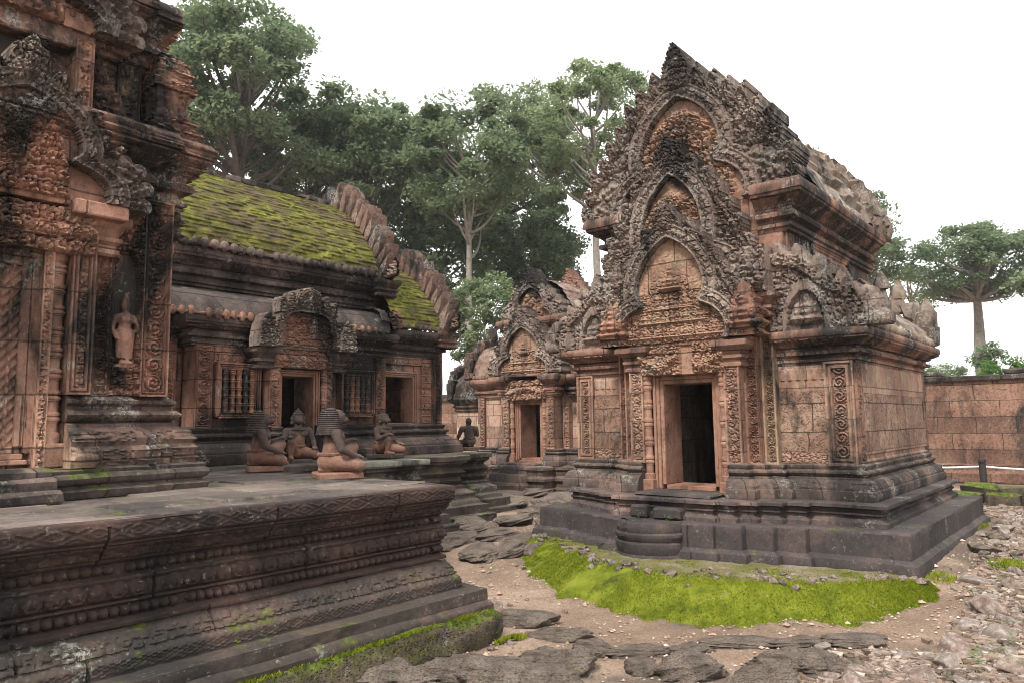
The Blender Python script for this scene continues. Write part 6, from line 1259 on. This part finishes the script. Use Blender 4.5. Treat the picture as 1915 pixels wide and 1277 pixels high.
# ---------------------------------------------------------------- trees
def tube(mb, P, R, n=7):
    P = np.array(P, float); T = np.gradient(P, axis=0); T /= np.linalg.norm(T, axis=1)[:, None]; q = np.array([.31, .95, .05]); e = np.cross(T, q); e /= np.linalg.norm(e, axis=1)[:, None]; f = np.cross(T, e); a = np.arange(n) * 2 * pi / n
    V = P[None] + np.array(R)[None, :, None] * (np.cos(a)[:, None, None] * e[None] + np.sin(a)[:, None, None] * f[None]); mb.add(V.reshape(-1, 3), gq(n, len(P), True))
def make_tree(seed, H, crown, rad, ncl, nleaf, ls, clr, lean=(0, 0), tr=.35, fork=.55, leaf='leaf', bark='bark', flat=.6):
    """tree meshes: trunk with limbs, crown of leaf clumps. crown = (centre height, half height), rad = radius"""
    ncl = int(ncl * 2.3); clr *= .62; r = np.random.RandomState(seed); rr = random.Random(seed); tk = MB(); lf = MB(); zc, hh = crown
    z = np.linspace(0, H, 12); wob = np.cumsum(r.normal(0, .02 * H / 12, (12, 2)), 0); TP = np.stack([lean[0] * (z / H) ** 1.5 + wob[:, 0], lean[1] * (z / H) ** 1.5 + wob[:, 1], z], -1)
    tube(tk, TP, tr * (1 - .75 * (z / H)) + tr * .5 * np.exp(-z / .5), 9)
    C = []
    while len(C) < ncl:
        d = r.normal(size=3); d /= np.linalg.norm(d); q = d * r.uniform(.35, 1) ** .5
        p = np.array([q[0] * rad, q[1] * rad, zc + q[2] * hh])
        p[:2] += TP[-1][:2] * .8
        if p[2] < zc - hh * .72: continue
        C.append(p)
    C = np.array(C)
    for k, c in enumerate(C):
        if k % 3 == 0:
            h0 = np.clip(c[2] - rr.uniform(.3, .6) * np.hypot(*(c[:2] - TP[-1][:2])) - .1 * H, H * fork, H * .98); b = np.array([np.interp(h0, TP[:, 2], TP[:, j]) for j in range(3)]); m_ = (b + c) / 2 + np.array([*(c[:2] - b[:2]) * .12, -.10 * np.linalg.norm(c - b)]) + r.normal(0, .25, 3)
            t = np.linspace(0, 1, 8)[:, None]; P = (1 - t) ** 2 * b + 2 * t * (1 - t) * m_ + t * t * c; r0 = tr * .34 * rr.uniform(.5, 1); tube(tk, P, r0 * (1 - .85 * t[:, 0]) + .015, 6)
    n = int(nleaf * 1.2); ls *= .66; ci = r.randint(0, len(C), n); sz = r.uniform(.45, 1.5, len(C)) * clr
    g_ = r.normal(size=(n, 3)); g_ /= np.maximum(np.linalg.norm(g_, axis=1), .3)[:, None]; g_ *= (r.uniform(0, 1, n) ** .36 * r.uniform(.8, 1.25, n))[:, None]; P = C[ci] + g_ * sz[ci][:, None] * np.array([1, 1, flat])
    P += .35 * clr * (np.stack([fbm(P[:, 1] * .9, P[:, 2] * .9, 1), fbm(P[:, 0] * .9, P[:, 2] * .9, 2), fbm(P[:, 0] * .9, P[:, 1] * .9, 3)], -1) - .5)
    a = r.uniform(0, 2 * pi, n); el = r.normal(-.25, .5, n); d = np.stack([np.cos(a) * np.cos(el), np.sin(a) * np.cos(el), np.sin(el)], -1); q = np.stack([-np.sin(a), np.cos(a), r.normal(0, .45, n)], -1); s = (ls * r.uniform(.6, 1.4, n))[:, None]
    V = np.stack([P - d * s * .5, P + q * s * .30, P + d * s * .5, P - q * s * .30], 1).reshape(-1, 3); lf.add(V, np.arange(4 * n).reshape(-1, 4))
    return tk, lf
def tree(px, py_top, dist, name, label, base_z=0, cat='tree', grp=None, crown_px=150, bot_px=400, rz=0, **k):
    top = at_dist(px, py_top, dist); bot = at_dist(px, bot_px, dist); x, y = top[:2]; zt = top[2] - base_z; zb = max(bot[2] - base_z, .3)
    rad = crown_px / 1380 * dist * 1.03
    tk, lf = make_tree(H=k.pop('H', .93) * (zt * .6 + zb * .4), crown=((zt + zb) / 2, (zt - zb) / 2), rad=rad, **k)
    o = empty(name, (x, y, base_z), rz); tag(o, label, cat, grp); t = tk.build('trunk', M[k.get('bark', 'bark')], o, None, 60); c = lf.build('crown', M[k.get('leaf', 'leaf')], o, None, None); return o
TR = 'tall trees beyond the temple'
tree(455, 20, 44, 'broadleaf_tree', 'tallest broad tree behind the hall roof at left with dark spreading limbs', crown_px=165, bot_px=335, seed=3, ncl=46, nleaf=30000, ls=.42, clr=1.75, tr=.6, fork=.45, bark='barkd')
tree(355, 60, 48, 'broadleaf_tree', 'leafy tree showing beside the tower, left of the tallest one', crown_px=110, bot_px=330, seed=8, ncl=26, nleaf=16000, ls=.42, clr=1.7, tr=.5, fork=.45, leaf='leaf2')
tree(585, 190, 50, 'broadleaf_tree', 'dense tree right of the tallest one above the mossy roof ridge', crown_px=120, bot_px=400, seed=4, ncl=30, nleaf=19000, ls=.42, clr=1.8, tr=.5, fork=.4, bark='barkd')
tree(690, 205, 46, 'broadleaf_tree', 'dark green tree above the red stepped end of the hall roof', crown_px=110, bot_px=420, seed=45, ncl=28, nleaf=19000, ls=.42, clr=1.7, tr=.45, fork=.45, bark='barkd')
tree(775, 205, 52, 'broadleaf_tree', 'rounded tree in the middle of the row, behind the low hall gable', crown_px=115, bot_px=470, seed=6, ncl=30, nleaf=20000, ls=.44, clr=1.9, tr=.45, fork=.4, bark='barkd')
tree(872, 172, 42, 'broadleaf_tree', 'tree with straight pale twin trunks just right of the hall gable', crown_px=115, bot_px=440, seed=7, ncl=32, nleaf=20000, ls=.38, clr=1.55, tr=.32, fork=.5, leaf='leaf', bark='bark')
tree(950, 200, 54, 'broadleaf_tree', 'dark tree behind the pointed top of the gate building', crown_px=110, bot_px=520, seed=9, ncl=32, nleaf=20000, ls=.44, clr=1.9, tr=.45, fork=.4, bark='barkd')
tree(1108, 112, 43, 'slender_tree', 'slender pale trunked tree with airy crown just left of the large temple', crown_px=120, bot_px=385, seed=10, ncl=44, nleaf=17000, ls=.34, clr=1.15, tr=.36, fork=.55, leaf='leaf2', bark='bark', H=1.0)
tree(1010, 160, 50, 'slender_tree', 'thin tree between the gate building top and the slender pale tree', crown_px=85, bot_px=420, seed=11, ncl=26, nleaf=13000, ls=.36, clr=1.4, tr=.3, fork=.5, leaf='leaf2')
tree(1190, 140, 52, 'slender_tree', 'faint airy tree whose branches show above the left slope of the large temple', crown_px=60, bot_px=330, seed=12, ncl=18, nleaf=4500, ls=.30, clr=1.2, tr=.25, fork=.5, leaf='leaf2')
tree(820, 400, 47, 'forest_tree', 'darkest low tree filling the gap behind the hall end', crown_px=110, bot_px=620, seed=13, ncl=30, nleaf=17000, ls=.40, clr=1.6, tr=.3, fork=.3, leaf='leafd', bark='barkd')
tree(1000, 380, 50, 'forest_tree', 'low dark tree behind the gate building', crown_px=90, bot_px=560, seed=14, ncl=26, nleaf=15000, ls=.40, clr=1.6, tr=.3, fork=.3, leaf='leafd', bark='barkd')
tree(905, 515, 36, 'young_tree', 'light green young tree between hall end and gate building', crown_px=70, bot_px=700, seed=15, ncl=34, nleaf=15000, ls=.24, clr=.8, tr=.14, fork=.25, leaf='leaf2')
tree(745, 380, 55, 'forest_tree', 'low dark tree behind the small mossy roof', crown_px=100, bot_px=560, seed=16, ncl=26, nleaf=15000, ls=.42, clr=1.8, tr=.3, fork=.3, leaf='leafd', bark='barkd')
tree(1815, 424, 62, 'umbrella_tree', 'lone round crowned tree with a bare pale trunk above the wall at far right', crown_px=92, bot_px=572, seed=17, ncl=60, nleaf=22000, ls=.36, clr=1.25, tr=.62, fork=.78, leaf='leaf', bark='bark', H=.98)
tree(1700, 490, 70, 'broadleaf_tree', 'sparse yellowish tree between the large temple and the lone round tree', crown_px=42, bot_px=610, seed=18, ncl=18, nleaf=2600, ls=.36, clr=1.2, tr=.3, fork=.4, leaf='leaf3')
tree(1612, 350, 60, 'broadleaf_tree', 'tree top peeping over the rear of the large temple roof', crown_px=52, bot_px=560, seed=19, ncl=26, nleaf=8000, ls=.36, clr=1.3, tr=.3, fork=.4, leaf='leaf')
tree(1500, 285, 60, 'broadleaf_tree', 'tuft of foliage showing just behind the top gable of the large temple', crown_px=30, bot_px=400, seed=20, ncl=14, nleaf=3500, ls=.34, clr=1.1, tr=.25, fork=.4, leaf='leaf2')
tree(1845, 640, 48, 'young_tree', 'small dark sapling beside the trunk of the lone round tree', crown_px=22, bot_px=690, seed=21, ncl=14, nleaf=1500, ls=.26, clr=.55, tr=.08, fork=.3, leaf='leaf')
for k, (px, py, d) in enumerate(((1875, 672, 46), (1940, 660, 48), (1760, 680, 50))):
    tree(px, py, d, 'shrub', ['bright green shrub peeping over the wall at far right', 'green shrub at the right edge over the wall', 'low shrub peeping over the wall beside the large temple'][k], crown_px=38, bot_px=740, seed=22 + k, ncl=16, nleaf=3500, ls=.24, clr=.7, tr=.08, fork=.2, leaf='weed' if k == 0 else 'leaf2', cat='shrub')
for k, px in enumerate((-300, -60, 150, 2050, 2300)):
    tree(px, 150 + 60 * (k % 2) + (330 if k > 2 else 0), 56, 'broadleaf_tree', ['far left tree hidden behind the tower'] [0] if 0 else 'tree standing out of the view beyond the temple', grp='trees out of view', crown_px=150, bot_px=520, seed=30 + k, ncl=26, nleaf=9000, ls=.5, clr=2.0, tr=.5, fork=.4)
# ---------------------------------------------------------------- thin haze over the whole place
def haze():
    mb = MB(); V = [(x, y, z) for x in (-310, 330) for y in (-310, 330) for z in (-3, 40)]; mb.add(V, [[0, 1, 3, 2], [4, 6, 7, 5], [0, 4, 5, 1], [2, 3, 7, 6], [0, 2, 6, 4], [1, 5, 7, 3]])
    m = bpy.data.materials.new('haze'); m.use_nodes = True; t = m.node_tree; t.nodes.clear(); o_ = t.nodes.new('ShaderNodeOutputMaterial'); v = t.nodes.new('ShaderNodeVolumePrincipled')
    v.inputs['Color'].default_value = (.92, .95, 1, 1); v.inputs['Density'].default_value = .0005; v.inputs['Anisotropy'].default_value = .3; t.links.new(v.outputs[0], o_.inputs['Volume'])
    o = mb.build('haze', m, None, None, None); tag(o, kind='stuff')
haze()
